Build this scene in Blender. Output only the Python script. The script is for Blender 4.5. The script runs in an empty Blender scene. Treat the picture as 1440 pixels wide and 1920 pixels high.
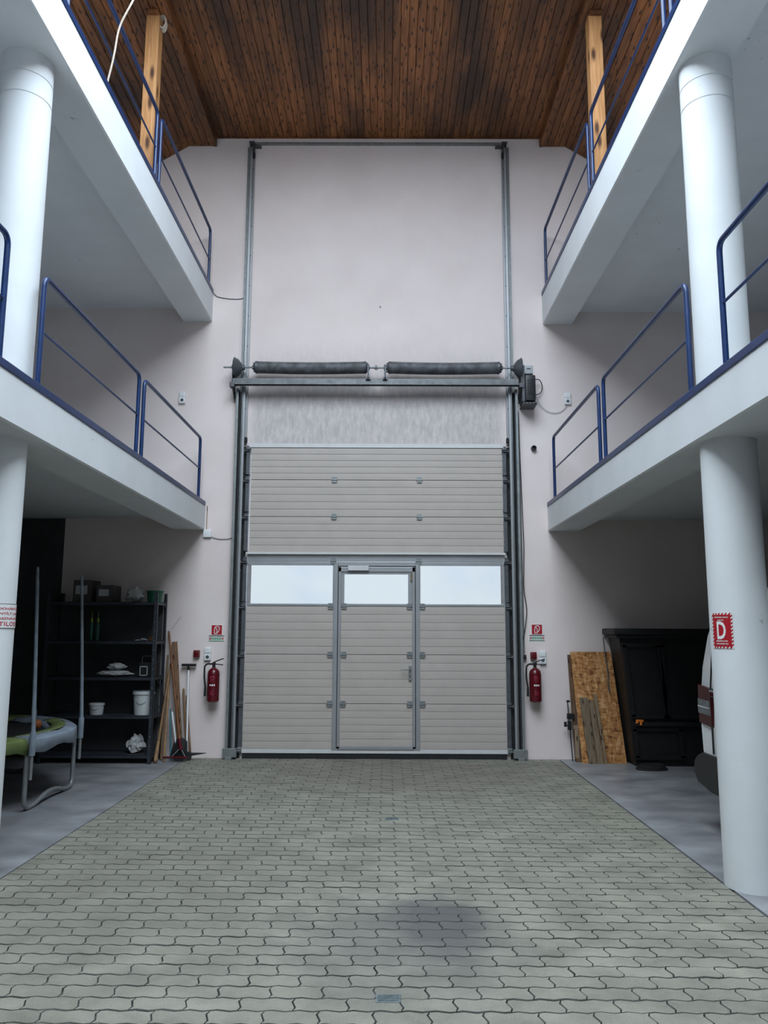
import bpy, bmesh, math, random
from mathutils import Vector, Matrix
random.seed(7)
C = bpy.context.scene.collection
S = bpy.context.scene
PI = math.pi

# ------------------------------------------------------------------ camera
pitch, yaw, roll = 0.147879, -0.003352, 0.0039546
cp, sp, cy_, sy_ = math.cos(pitch), math.sin(pitch), math.cos(yaw), math.sin(yaw)
fw = Vector((sy_*cp, cy_*cp, sp)); ri = Vector((cy_, -sy_, 0)); up = ri.cross(fw)
cr, sr = math.cos(roll), math.sin(roll)
ri, up = cr*ri + sr*up, -sr*ri + cr*up
cam_d = bpy.data.cameras.new('camera'); cam = bpy.data.objects.new('camera', cam_d); C.objects.link(cam)
cam_d.sensor_fit = 'HORIZONTAL'; cam_d.sensor_width = 36.0; cam_d.lens = 36.0*1480.0/1440.0
cam_d.clip_start = 0.05; cam_d.clip_end = 500
m = Matrix((ri, up, -fw)).transposed().to_4x4(); m.translation = Vector((0.01984, 0, 1.55))
cam.matrix_world = m
S.camera = cam

# ------------------------------------------------------------------ world, light, exposure
S.view_settings.view_transform = 'Standard'; S.view_settings.look = 'None'
S.view_settings.gamma = 1.0; S.view_settings.use_curve_mapping = False
S.view_settings.exposure = 0.97
S.cycles.diffuse_bounces = 2
SKY_STRENGTH = 5.2
w = bpy.data.worlds.new('overcast_sky'); S.world = w; w.use_nodes = True
nt = w.node_tree; nt.nodes.clear()
out = nt.nodes.new('ShaderNodeOutputWorld'); bg = nt.nodes.new('ShaderNodeBackground')
tc = nt.nodes.new('ShaderNodeTexCoord'); nz = nt.nodes.new('ShaderNodeTexNoise'); rp = nt.nodes.new('ShaderNodeValToRGB')
nz.inputs['Scale'].default_value = 6.0; nz.inputs['Detail'].default_value = 5
rp.color_ramp.elements[0].position = 0.36; rp.color_ramp.elements[0].color = (0.66, 0.80, 1.0, 1)
rp.color_ramp.elements[1].position = 0.55; rp.color_ramp.elements[1].color = (0.80, 0.92, 1.0, 1)
nt.links.new(tc.outputs['Generated'], nz.inputs['Vector']); nt.links.new(nz.outputs['Fac'], rp.inputs['Fac'])
nt.links.new(rp.outputs['Color'], bg.inputs['Color']); nt.links.new(bg.outputs['Background'], out.inputs['Surface'])
bg.inputs['Strength'].default_value = SKY_STRENGTH
# daylight portal in the long rooflight over the nave (guides sampling of the sky, gives no light itself)
la = bpy.data.lights.new('rooflight_portal', 'AREA'); la.shape = 'RECTANGLE'; la.size = 4.3; la.size_y = 9.0
la.cycles.is_portal = True
lo = bpy.data.objects.new('rooflight_portal', la); C.objects.link(lo); lo.location = (-0.11, 2.1, 8.52)

# ------------------------------------------------------------------ materials
def nodes(name):
    mt = bpy.data.materials.new(name); mt.use_nodes = True
    n = mt.node_tree.nodes; l = mt.node_tree.links
    return mt, n, l, n['Principled BSDF']
def mat(name, col, rough=0.6, metal=0.0, var=0.12, scale=8.0, bump=0.0, bscale=60.0, stretch=(1, 1, 1), spec=0.5, coat=0.0, emit=0):
    mt, n, l, b = nodes(name)
    b.inputs['Roughness'].default_value = rough; b.inputs['Metallic'].default_value = metal
    b.inputs['Specular IOR Level'].default_value = spec; b.inputs['Coat Weight'].default_value = coat
    g = n.new('ShaderNodeNewGeometry'); mp = n.new('ShaderNodeMapping'); mp.inputs['Scale'].default_value = stretch
    t = n.new('ShaderNodeTexNoise'); t.inputs['Scale'].default_value = scale; t.inputs['Detail'].default_value = 6
    r = n.new('ShaderNodeValToRGB'); r.color_ramp.elements[0].position = 0.3; r.color_ramp.elements[1].position = 0.7
    r.color_ramp.elements[0].color = tuple(c*(1-var) for c in col)+(1,)
    r.color_ramp.elements[1].color = tuple(min(1, c*(1+var*0.6)) for c in col)+(1,)
    l.new(g.outputs['Position'], mp.inputs['Vector']); l.new(mp.outputs['Vector'], t.inputs['Vector'])
    l.new(t.outputs['Fac'], r.inputs['Fac']); l.new(r.outputs['Color'], b.inputs['Base Color'])
    if bump:
        t2 = n.new('ShaderNodeTexNoise'); t2.inputs['Scale'].default_value = bscale; t2.inputs['Detail'].default_value = 4
        bp = n.new('ShaderNodeBump'); bp.inputs['Strength'].default_value = bump; bp.inputs['Distance'].default_value = 0.01
        l.new(mp.outputs['Vector'], t2.inputs['Vector']); l.new(t2.outputs['Fac'], bp.inputs['Height']); l.new(bp.outputs['Normal'], b.inputs['Normal'])
    return mt
def wood_mat(name, dark, light, axis=1, scale=1.0, knots=True, rough=0.55, blot=0.0, ks=1.0):
    """grain runs along world axis; each object gets its own offset"""
    mt, n, l, b = nodes(name)
    b.inputs['Roughness'].default_value = rough
    g = n.new('ShaderNodeTexCoord'); oi = n.new('ShaderNodeObjectInfo')
    cmb = n.new('ShaderNodeVectorMath'); cmb.operation = 'MULTIPLY_ADD'
    l.new(oi.outputs['Random'], cmb.inputs[0]); cmb.inputs[1].default_value = (37, 53, 71); l.new(g.outputs['Object'], cmb.inputs[2])
    mp = n.new('ShaderNodeMapping'); sc = [22*scale]*3; sc[axis] = 1.3*scale; mp.inputs['Scale'].default_value = sc
    l.new(cmb.outputs[0], mp.inputs['Vector'])
    t = n.new('ShaderNodeTexNoise'); t.inputs['Scale'].default_value = 2.2; t.inputs['Detail'].default_value = 8; t.inputs['Distortion'].default_value = 0.6
    l.new(mp.outputs['Vector'], t.inputs['Vector'])
    r = n.new('ShaderNodeValToRGB'); r.color_ramp.elements[0].position = 0.33; r.color_ramp.elements[1].position = 0.68
    r.color_ramp.elements[0].color = dark+(1,); r.color_ramp.elements[1].color = light+(1,)
    l.new(t.outputs['Fac'], r.inputs['Fac'])
    col = r.outputs['Color']
    hs = n.new('ShaderNodeHueSaturation'); mr = n.new('ShaderNodeMapRange'); mr.inputs['To Min'].default_value = 0.72; mr.inputs['To Max'].default_value = 1.2
    l.new(oi.outputs['Random'], mr.inputs['Value']); l.new(mr.outputs['Result'], hs.inputs['Value']); l.new(col, hs.inputs['Color']); col = hs.outputs['Color']
    if knots:
        sx_ = n.new('ShaderNodeSeparateXYZ'); l.new(cmb.outputs[0], sx_.inputs[0])
        ad_ = n.new('ShaderNodeMath'); ad_.operation = 'ADD'; l.new(sx_.outputs[0], ad_.inputs[0])
        if axis == 2: l.new(sx_.outputs[1], ad_.inputs[1])
        else: ad_.inputs[1].default_value = 0
        cb_ = n.new('ShaderNodeCombineXYZ'); l.new(ad_.outputs[0], cb_.inputs[0]); l.new(sx_.outputs[axis], cb_.inputs[1])
        mp2 = n.new('ShaderNodeMapping'); mp2.inputs['Scale'].default_value = (14*ks, 4.2*ks, 1)
        l.new(cb_.outputs[0], mp2.inputs['Vector'])
        v = n.new('ShaderNodeTexVoronoi'); v.voronoi_dimensions = '2D'; v.inputs['Scale'].default_value = 1.0; l.new(mp2.outputs['Vector'], v.inputs['Vector'])
        k = n.new('ShaderNodeValToRGB'); k.color_ramp.elements[0].position = 0.07; k.color_ramp.elements[1].position = 0.19
        k.color_ramp.elements[0].color = (1, 1, 1, 1); k.color_ramp.elements[1].color = (0, 0, 0, 1)
        l.new(v.outputs['Distance'], k.inputs['Fac'])
        mx = n.new('ShaderNodeMixRGB'); mx.inputs[2].default_value = (dark[0]*0.18, dark[1]*0.14, dark[2]*0.14, 1)
        l.new(k.outputs['Color'], mx.inputs[0]); l.new(col, mx.inputs[1]); col = mx.outputs['Color']
    if blot:
        gg = n.new('ShaderNodeNewGeometry'); m3 = n.new('ShaderNodeMapping'); m3.inputs['Scale'].default_value = (2.2, 0.5, 1.0)
        m3.inputs['Location'].default_value = (0.35, 0.1, 0)
        l.new(gg.outputs['Position'], m3.inputs['Vector'])
        t3 = n.new('ShaderNodeTexNoise'); t3.inputs['Scale'].default_value = 1.0; t3.inputs['Detail'].default_value = 4
        l.new(m3.outputs['Vector'], t3.inputs['Vector'])
        r3 = n.new('ShaderNodeValToRGB'); r3.color_ramp.elements[0].position = 0.42; r3.color_ramp.elements[1].position = 0.66
        r3.color_ramp.elements[0].color = (0, 0, 0, 1); r3.color_ramp.elements[1].color = (blot, blot, blot, 1)
        l.new(t3.outputs['Fac'], r3.inputs['Fac'])
        mx = n.new('ShaderNodeMixRGB'); mx.inputs[2].default_value = (0.015, 0.009, 0.006, 1)
        l.new(r3.outputs['Color'], mx.inputs[0]); l.new(col, mx.inputs[1]); col = mx.outputs['Color']
    l.new(col, b.inputs['Base Color'])
    bp = n.new('ShaderNodeBump'); bp.inputs['Strength'].default_value = 0.15; bp.inputs['Distance'].default_value = 0.003
    l.new(t.outputs['Fac'], bp.inputs['Height']); l.new(bp.outputs['Normal'], b.inputs['Normal'])
    return mt

M = {}
M['white'] = mat('white_wall_paint', (0.74, 0.73, 0.735), 0.75, var=0.05, scale=2.0, bump=0.12, bscale=90)
M['concrete_white'] = mat('white_painted_concrete', (0.75, 0.765, 0.775), 0.7, var=0.04, scale=3.0, bump=0.05, bscale=60)
def scuff(mt):
    n = mt.node_tree.nodes; l = mt.node_tree.links; b = n['Principled BSDF']; src = b.inputs['Base Color'].links[0].from_socket
    g = n.new('ShaderNodeNewGeometry'); a = n.new('ShaderNodeTexNoise'); a.inputs['Scale'].default_value = 14; a.inputs['Detail'].default_value = 6; a.inputs['Roughness'].default_value = 0.7
    c = n.new('ShaderNodeTexNoise'); c.inputs['Scale'].default_value = 1.7
    l.new(g.outputs['Position'], a.inputs['Vector']); l.new(g.outputs['Position'], c.inputs['Vector'])
    m_ = n.new('ShaderNodeMath'); m_.operation = 'MULTIPLY'; l.new(a.outputs['Fac'], m_.inputs[0]); l.new(c.outputs['Fac'], m_.inputs[1])
    r = n.new('ShaderNodeValToRGB'); r.color_ramp.elements[0].position = 0.425; r.color_ramp.elements[1].position = 0.45
    r.color_ramp.elements[0].color = (0, 0, 0, 1); r.color_ramp.elements[1].color = (0.75, 0.75, 0.75, 1); l.new(m_.outputs[0], r.inputs['Fac'])
    mx = n.new('ShaderNodeMixRGB'); mx.inputs[2].default_value = (0.30, 0.31, 0.31, 1); l.new(r.outputs['Color'], mx.inputs[0]); l.new(src, mx.inputs[1]); l.new(mx.outputs['Color'], b.inputs['Base Color'])
scuff(M['concrete_white'])
M['bay_shade'] = mat('bay_shade_dark', (0.045, 0.045, 0.047), 0.9, var=0.3, scale=3.0)  # darkness of the bays put into the colour of outer walls and sheets
M['blue'] = mat('blue_gloss_paint', (0.009, 0.032, 0.115), 0.32, var=0.25, scale=12.0)
M['slab'] = mat('smooth_grey_concrete', (0.26, 0.26, 0.27), 0.42, var=0.38, scale=2.2, bump=0.08, bscale=25, stretch=(1, 1.4, 1))
M['sand'] = mat('dark_joint_sand', (0.10, 0.10, 0.088), 0.95, var=0.3, scale=30)
M['joint_dirt'] = mat('dark_joint_dirt', (0.10, 0.10, 0.088), 0.95, var=0.6, scale=5)
M['asphalt'] = mat('grey_asphalt', (0.16, 0.16, 0.16), 0.9, var=0.2, scale=20)
M['panel'] = mat('beige_grey_coated_steel', (0.47, 0.412, 0.372), 0.5, var=0.04, scale=5.0, bump=0.05, bscale=150)
M['panel_light'] = mat('pale_grey_coated_steel', (0.62, 0.61, 0.60), 0.5, var=0.06, scale=6.0)
M['alu'] = mat('grey_anodised_aluminium', (0.36, 0.365, 0.375), 0.4, 0.5, var=0.05, scale=5.0)
M['zinc'] = mat('galvanised_steel', (0.27, 0.285, 0.285), 0.45, 0.5, var=0.2, scale=14.0)
M['zinc_mid'] = mat('grey_galvanised_rail', (0.16, 0.165, 0.168), 0.5, 0.4, var=0.3, scale=12.0)
M['zinc_dark'] = mat('dull_galvanised_steel', (0.10, 0.105, 0.115), 0.5, 0.4, var=0.25, scale=14.0)
M['spring'] = mat('greasy_spring_steel', (0.15, 0.155, 0.165), 0.5, 0.35, var=0.5, scale=9.0)
M['black'] = mat('black_plastic', (0.012, 0.012, 0.013), 0.45, var=0.2)
M['rubber'] = mat('black_rubber', (0.014, 0.014, 0.014), 0.8, var=0.3)
M['dark_steel'] = mat('dark_blue_grey_shelving_steel', (0.055, 0.062, 0.078), 0.45, 0.4, var=0.25)
M['grey_plastic'] = mat('light_grey_plastic', (0.40, 0.41, 0.42), 0.5, var=0.05)
M['white_plastic'] = mat('white_plastic', (0.78, 0.78, 0.78), 0.35, var=0.03)
M['red'] = mat('red_gloss_paint', (0.10, 0.005, 0.010), 0.25, var=0.1)
M['red_dark'] = mat('deep_red_plastic', (0.13, 0.007, 0.009), 0.35, var=0.1)
M['sign_red'] = mat('red_print', (0.42, 0.012, 0.022), 0.4, var=0.04)
M['sign_green'] = mat('green_print', (0.02, 0.28, 0.10), 0.4, var=0.04)
M['sign_white'] = mat('white_print', (0.80, 0.80, 0.78), 0.4, var=0.03)
M['sign_pink'] = mat('faded_red_print', (0.50, 0.05, 0.09), 0.5, var=0.1)
M['black_lacquer'] = mat('black_lacquered_wood', (0.008, 0.008, 0.009), 0.55, var=0.2)
M['orange'] = mat('orange_plastic', (0.75, 0.20, 0.02), 0.45, var=0.1)
M['van_white'] = mat('white_car_paint', (0.70, 0.72, 0.72), 0.22, var=0.02, coat=0.6)
M['bumper'] = mat('grained_black_bumper_plastic', (0.016, 0.016, 0.017), 0.55, var=0.2, bump=0.1, bscale=200)
M['glass_dark'] = mat('dark_vehicle_glass', (0.01, 0.012, 0.013), 0.06, var=0.1)
M['lamp_red'] = mat('red_lamp_lens', (0.05, 0.002, 0.003), 0.35, var=0.1, spec=0.25)
M['lamp_clear'] = mat('clear_lamp_lens', (0.13, 0.14, 0.145), 0.3, var=0.5, scale=30, spec=0.3)
M['pad_green'] = mat('faded_green_vinyl', (0.20, 0.26, 0.085), 0.5, var=0.35, scale=6.0, bump=0.4, bscale=12)
M['pad_grey'] = mat('grey_blue_vinyl', (0.30, 0.35, 0.42), 0.5, var=0.25, scale=6.0, bump=0.4, bscale=12)
M['pole'] = mat('grey_blue_foam_sleeve', (0.20, 0.24, 0.28), 0.5, var=0.3, scale=10)
M['mat_black'] = mat('black_woven_mat', (0.01, 0.01, 0.011), 0.85, var=0.2)
M['bucket'] = mat('white_bucket_plastic', (0.62, 0.64, 0.64), 0.4, var=0.05)
M['green'] = mat('dark_green_plastic', (0.015, 0.10, 0.06), 0.4, var=0.1)
M['lime'] = mat('lime_plastic', (0.30, 0.36, 0.05), 0.4, var=0.1)
M['cloth'] = mat('grey_white_cloth', (0.50, 0.50, 0.49), 0.9, var=0.2, scale=12, bump=0.5, bscale=30)
M['card'] = mat('dark_cardboard', (0.07, 0.06, 0.055), 0.8, var=0.3)
M['rope'] = mat('pale_hemp_rope', (0.55, 0.46, 0.38), 0.85, var=0.2, scale=80, bump=0.5, bscale=150)
M['stick'] = wood_mat('ash_tool_handle', (0.20, 0.11, 0.05), (0.36, 0.21, 0.10), axis=2, knots=False)
M['stick_red'] = wood_mat('orange_brown_tool_handle', (0.20, 0.075, 0.025), (0.34, 0.14, 0.05), axis=2, knots=False)
M['plank'] = wood_mat('grey_brown_board', (0.20, 0.14, 0.085), (0.31, 0.225, 0.145), axis=2)
M['plank_dark'] = wood_mat('brown_board', (0.12, 0.06, 0.03), (0.24, 0.13, 0.07), axis=2)
M['ceil'] = wood_mat('stained_pine_boards', (0.15, 0.046, 0.012), (0.36, 0.135, 0.042), axis=1, blot=0.85)
M['post'] = wood_mat('golden_pine_post', (0.42, 0.19, 0.065), (0.62, 0.32, 0.13), axis=2, ks=0.42)
M['ball'] = mat('dull_orange_rubber', (0.30, 0.075, 0.015), 0.6, var=0.2)
M['teal'] = mat('teal_paint', (0.05, 0.16, 0.20), 0.5)
M['cover'] = mat('blue_grey_cast_cover', (0.15, 0.18, 0.185), 0.6, 0.2, var=0.35, scale=40)

def osb_material():
    mt, n, l, b = nodes('oriented_strand_board')
    b.inputs['Roughness'].default_value = 0.65
    g = n.new('ShaderNodeTexCoord')
    nz_ = n.new('ShaderNodeTexNoise'); nz_.inputs['Scale'].default_value = 9; l.new(g.outputs['Object'], nz_.inputs['Vector'])
    va = n.new('ShaderNodeVectorMath'); va.operation = 'MULTIPLY_ADD'; va.inputs[1].default_value = (0.025, 0.025, 0.025)
    l.new(nz_.outputs['Color'], va.inputs[0]); l.new(g.outputs['Object'], va.inputs[2])
    cols = []
    for k, (ang, sx, sz) in enumerate([(0.5, 44, 13), (-0.75, 15, 52), (0.95, 46, 12)]):
        mp = n.new('ShaderNodeMapping'); mp.inputs['Scale'].default_value = (sx, 1, sz); mp.inputs['Rotation'].default_value = (0, ang, 0); mp.inputs['Location'].default_value = (k*3.1, 0, k*1.7)
        l.new(va.outputs[0], mp.inputs['Vector'])
        v = n.new('ShaderNodeTexVoronoi'); v.inputs['Scale'].default_value = 1.0; l.new(mp.outputs['Vector'], v.inputs['Vector'])
        sep = n.new('ShaderNodeSeparateColor'); l.new(v.outputs['Color'], sep.inputs[0]); cols.append(sep.outputs[0])
    a = n.new('ShaderNodeMath'); a.operation = 'ADD'; l.new(cols[0], a.inputs[0]); l.new(cols[1], a.inputs[1])
    c = n.new('ShaderNodeMath'); c.operation = 'MULTIPLY_ADD'; c.inputs[1].default_value = 0.5; l.new(cols[2], c.inputs[0]); l.new(a.outputs[0], c.inputs[2])
    r = n.new('ShaderNodeValToRGB'); cr_ = r.color_ramp
    cr_.elements[0].position = 0.1; cr_.elements[0].color = (0.10, 0.030, 0.006, 1)
    cr_.elements[1].position = 1.0; cr_.elements[1].color = (0.68, 0.40, 0.18, 1)
    e = cr_.elements.new(0.35); e.color = (0.34, 0.135, 0.035, 1)
    e = cr_.elements.new(0.6); e.color = (0.46, 0.21, 0.065, 1)
    dv = n.new('ShaderNodeMath'); dv.operation = 'DIVIDE'; dv.inputs[1].default_value = 2.3; l.new(c.outputs[0], dv.inputs[0])
    l.new(dv.outputs[0], r.inputs['Fac']); l.new(r.outputs['Color'], b.inputs['Base Color'])
    return mt
M['osb'] = osb_material()

def paver_material():
    mt, n, l, b = nodes('grey_green_concrete_pavers')
    b.inputs['Roughness'].default_value = 0.62; b.inputs['Specular IOR Level'].default_value = 0.35
    g = n.new('ShaderNodeNewGeometry'); oi = n.new('ShaderNodeObjectInfo')
    t = n.new('ShaderNodeTexNoise'); t.inputs['Scale'].default_value = 3.2; t.inputs['Detail'].default_value = 8; t.inputs['Roughness'].default_value = 0.65
    l.new(g.outputs['Position'], t.inputs['Vector'])
    r = n.new('ShaderNodeValToRGB'); r.color_ramp.elements[0].position = 0.34; r.color_ramp.elements[1].position = 0.68
    r.color_ramp.elements[0].color = (0.175, 0.168, 0.135, 1); r.color_ramp.elements[1].color = (0.285, 0.272, 0.222, 1)
    l.new(t.outputs['Fac'], r.inputs['Fac'])
    hs = n.new('ShaderNodeHueSaturation'); mr = n.new('ShaderNodeMapRange'); mr.inputs['To Min'].default_value = 0.93; mr.inputs['To Max'].default_value = 1.06
    l.new(oi.outputs['Random'], mr.inputs['Value']); l.new(mr.outputs['Result'], hs.inputs['Value']); l.new(r.outputs['Color'], hs.inputs['Color'])
    # fine grains
    t2 = n.new('ShaderNodeTexNoise'); t2.inputs['Scale'].default_value = 160; t2.inputs['Detail'].default_value = 2
    l.new(g.outputs['Position'], t2.inputs['Vector'])
    mxg = n.new('ShaderNodeMixRGB'); mxg.blend_type = 'OVERLAY'; mxg.inputs[0].default_value = 0.35
    l.new(hs.outputs['Color'], mxg.inputs[1]); l.new(t2.outputs['Fac'], mxg.inputs[2])
    col = mxg.outputs['Color']
    # oil stain patch and the worn wheel-track grime by the door
    def patch(col, cx, cy, rx, ry, colr, amt, ns=4.0, edge=(0.45, 1.05)):
        sub = n.new('ShaderNodeVectorMath'); sub.operation = 'SUBTRACT'; sub.inputs[1].default_value = (cx, cy, 0); l.new(g.outputs['Position'], sub.inputs[0])
        ml = n.new('ShaderNodeVectorMath'); ml.operation = 'MULTIPLY'; ml.inputs[1].default_value = (1/rx, 1/ry, 0); l.new(sub.outputs[0], ml.inputs[0])
        ln = n.new('ShaderNodeVectorMath'); ln.operation = 'LENGTH'; l.new(ml.outputs[0], ln.inputs[0])
        tn = n.new('ShaderNodeTexNoise'); tn.inputs['Scale'].default_value = ns; tn.inputs['Detail'].default_value = 4; l.new(g.outputs['Position'], tn.inputs['Vector'])
        ad = n.new('ShaderNodeMath'); ad.operation = 'MULTIPLY_ADD'; ad.inputs[1].default_value = 1.1; l.new(tn.outputs['Fac'], ad.inputs[0])
        s2 = n.new('ShaderNodeMath'); s2.operation = 'SUBTRACT'; s2.inputs[1].default_value = 0.55; l.new(ln.outputs['Value'], s2.inputs[0]); l.new(s2.outputs[0], ad.inputs[2])
        mr_ = n.new('ShaderNodeMapRange'); mr_.inputs['From Min'].default_value = edge[0]; mr_.inputs['From Max'].default_value = edge[1]
        mr_.inputs['To Min'].default_value = amt; mr_.inputs['To Max'].default_value = 0; l.new(ad.outputs[0], mr_.inputs['Value'])
        mx = n.new('ShaderNodeMixRGB'); mx.inputs[2].default_value = colr+(1,)
        l.new(mr_.outputs['Result'], mx.inputs[0]); l.new(col, mx.inputs[1]); return mx.outputs['Color']
    col = patch(col, 0.30, 4.50, 0.34, 0.50, (0.06, 0.06, 0.065), 0.85)
    col = patch(col, 0.12, 4.25, 0.75, 0.75, (0.12, 0.12, 0.11), 0.5)
    col = patch(col, 0.2, 9.0, 1.9, 1.5, (0.15, 0.115, 0.095), 0.45, 2.0)
    col = patch(col, -1.4, 5.2, 1.3, 1.5, (0.16, 0.145, 0.12), 0.45, 2.2)
    l.new(col, b.inputs['Base Color'])
    bp = n.new('ShaderNodeBump'); bp.inputs['Strength'].default_value = 0.35; bp.inputs['Distance'].default_value = 0.004
    t4 = n.new('ShaderNodeTexNoise'); t4.inputs['Scale'].default_value = 45; t4.inputs['Detail'].default_value = 5; l.new(g.outputs['Position'], t4.inputs['Vector'])
    l.new(t4.outputs['Fac'], bp.inputs['Height']); l.new(bp.outputs['Normal'], b.inputs['Normal'])
    return mt
M['paver'] = paver_material()

def door_wall_material():
    """white paint, greyed by dust in vertical streaks on the strip over the door"""
    mt, n, l, b = nodes('white_wall_paint_with_dust')
    b.inputs['Roughness'].default_value = 0.75
    g = n.new('ShaderNodeNewGeometry')
    t = n.new('ShaderNodeTexNoise'); t.inputs['Scale'].default_value = 1.6; t.inputs['Detail'].default_value = 6; l.new(g.outputs['Position'], t.inputs['Vector'])
    r = n.new('ShaderNodeValToRGB'); r.color_ramp.elements[0].position = 0.3; r.color_ramp.elements[1].position = 0.7
    r.color_ramp.elements[0].color = (0.74, 0.635, 0.605, 1); r.color_ramp.elements[1].color = (0.81, 0.705, 0.675, 1); l.new(t.outputs['Fac'], r.inputs['Fac'])
    mp = n.new('ShaderNodeMapping'); mp.inputs['Scale'].default_value = (9, 1, 3.0); l.new(g.outputs['Position'], mp.inputs['Vector'])
    t2 = n.new('ShaderNodeTexNoise'); t2.inputs['Scale'].default_value = 2.0; t2.inputs['Detail'].default_value = 8; t2.inputs['Roughness'].default_value = 0.7; l.new(mp.outputs['Vector'], t2.inputs['Vector'])
    sx = n.new('ShaderNodeSeparateXYZ'); l.new(g.outputs['Position'], sx.inputs[0])
    def rng(o, a0, a1):
        q = n.new('ShaderNodeMapRange'); q.interpolation_type = 'SMOOTHSTEP'; q.inputs['From Min'].default_value = a0; q.inputs['From Max'].default_value = a1
        l.new(o, q.inputs['Value']); return q.outputs['Result']
    def mul(a, c):
        q = n.new('ShaderNodeMath'); q.operation = 'MULTIPLY'; l.new(a, q.inputs[0]); l.new(c, q.inputs[1]); return q.outputs[0]
    mask = mul(mul(rng(sx.outputs['X'], -1.85, -1.6), rng(sx.outputs['X'], 1.6, 1.4)), mul(rng(sx.outputs['Z'], 5.5, 4.3), rng(t2.outputs['Fac'], 0.05, 0.80)))
    mx = n.new('ShaderNodeMixRGB'); mx.inputs[2].default_value = (0.42, 0.39, 0.385, 1); l.new(mask, mx.inputs[0]); l.new(r.outputs['Color'], mx.inputs[1])
    l.new(mx.outputs['Color'], b.inputs['Base Color'])
    t3 = n.new('ShaderNodeTexNoise'); t3.inputs['Scale'].default_value = 70; l.new(g.outputs['Position'], t3.inputs['Vector'])
    bp = n.new('ShaderNodeBump'); bp.inputs['Strength'].default_value = 0.12; bp.inputs['Distance'].default_value = 0.01; l.new(t3.outputs['Fac'], bp.inputs['Height']); l.new(bp.outputs['Normal'], b.inputs['Normal'])
    return mt
M['door_wall'] = door_wall_material()

def pane_material():
    mt = bpy.data.materials.new('acrylic_window_pane'); mt.use_nodes = True; n = mt.node_tree.nodes; l = mt.node_tree.links; n.clear()
    o = n.new('ShaderNodeOutputMaterial'); mx = n.new('ShaderNodeMixShader'); tr = n.new('ShaderNodeBsdfTransparent'); gl = n.new('ShaderNodeBsdfGlossy')
    tr.inputs['Color'].default_value = (0.30, 0.30, 0.30, 1); gl.inputs['Roughness'].default_value = 0.08; mx.inputs[0].default_value = 0.05
    l.new(tr.outputs[0], mx.inputs[1]); l.new(gl.outputs[0], mx.inputs[2]); l.new(mx.outputs[0], o.inputs['Surface'])
    return mt
M['pane'] = pane_material()

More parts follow.
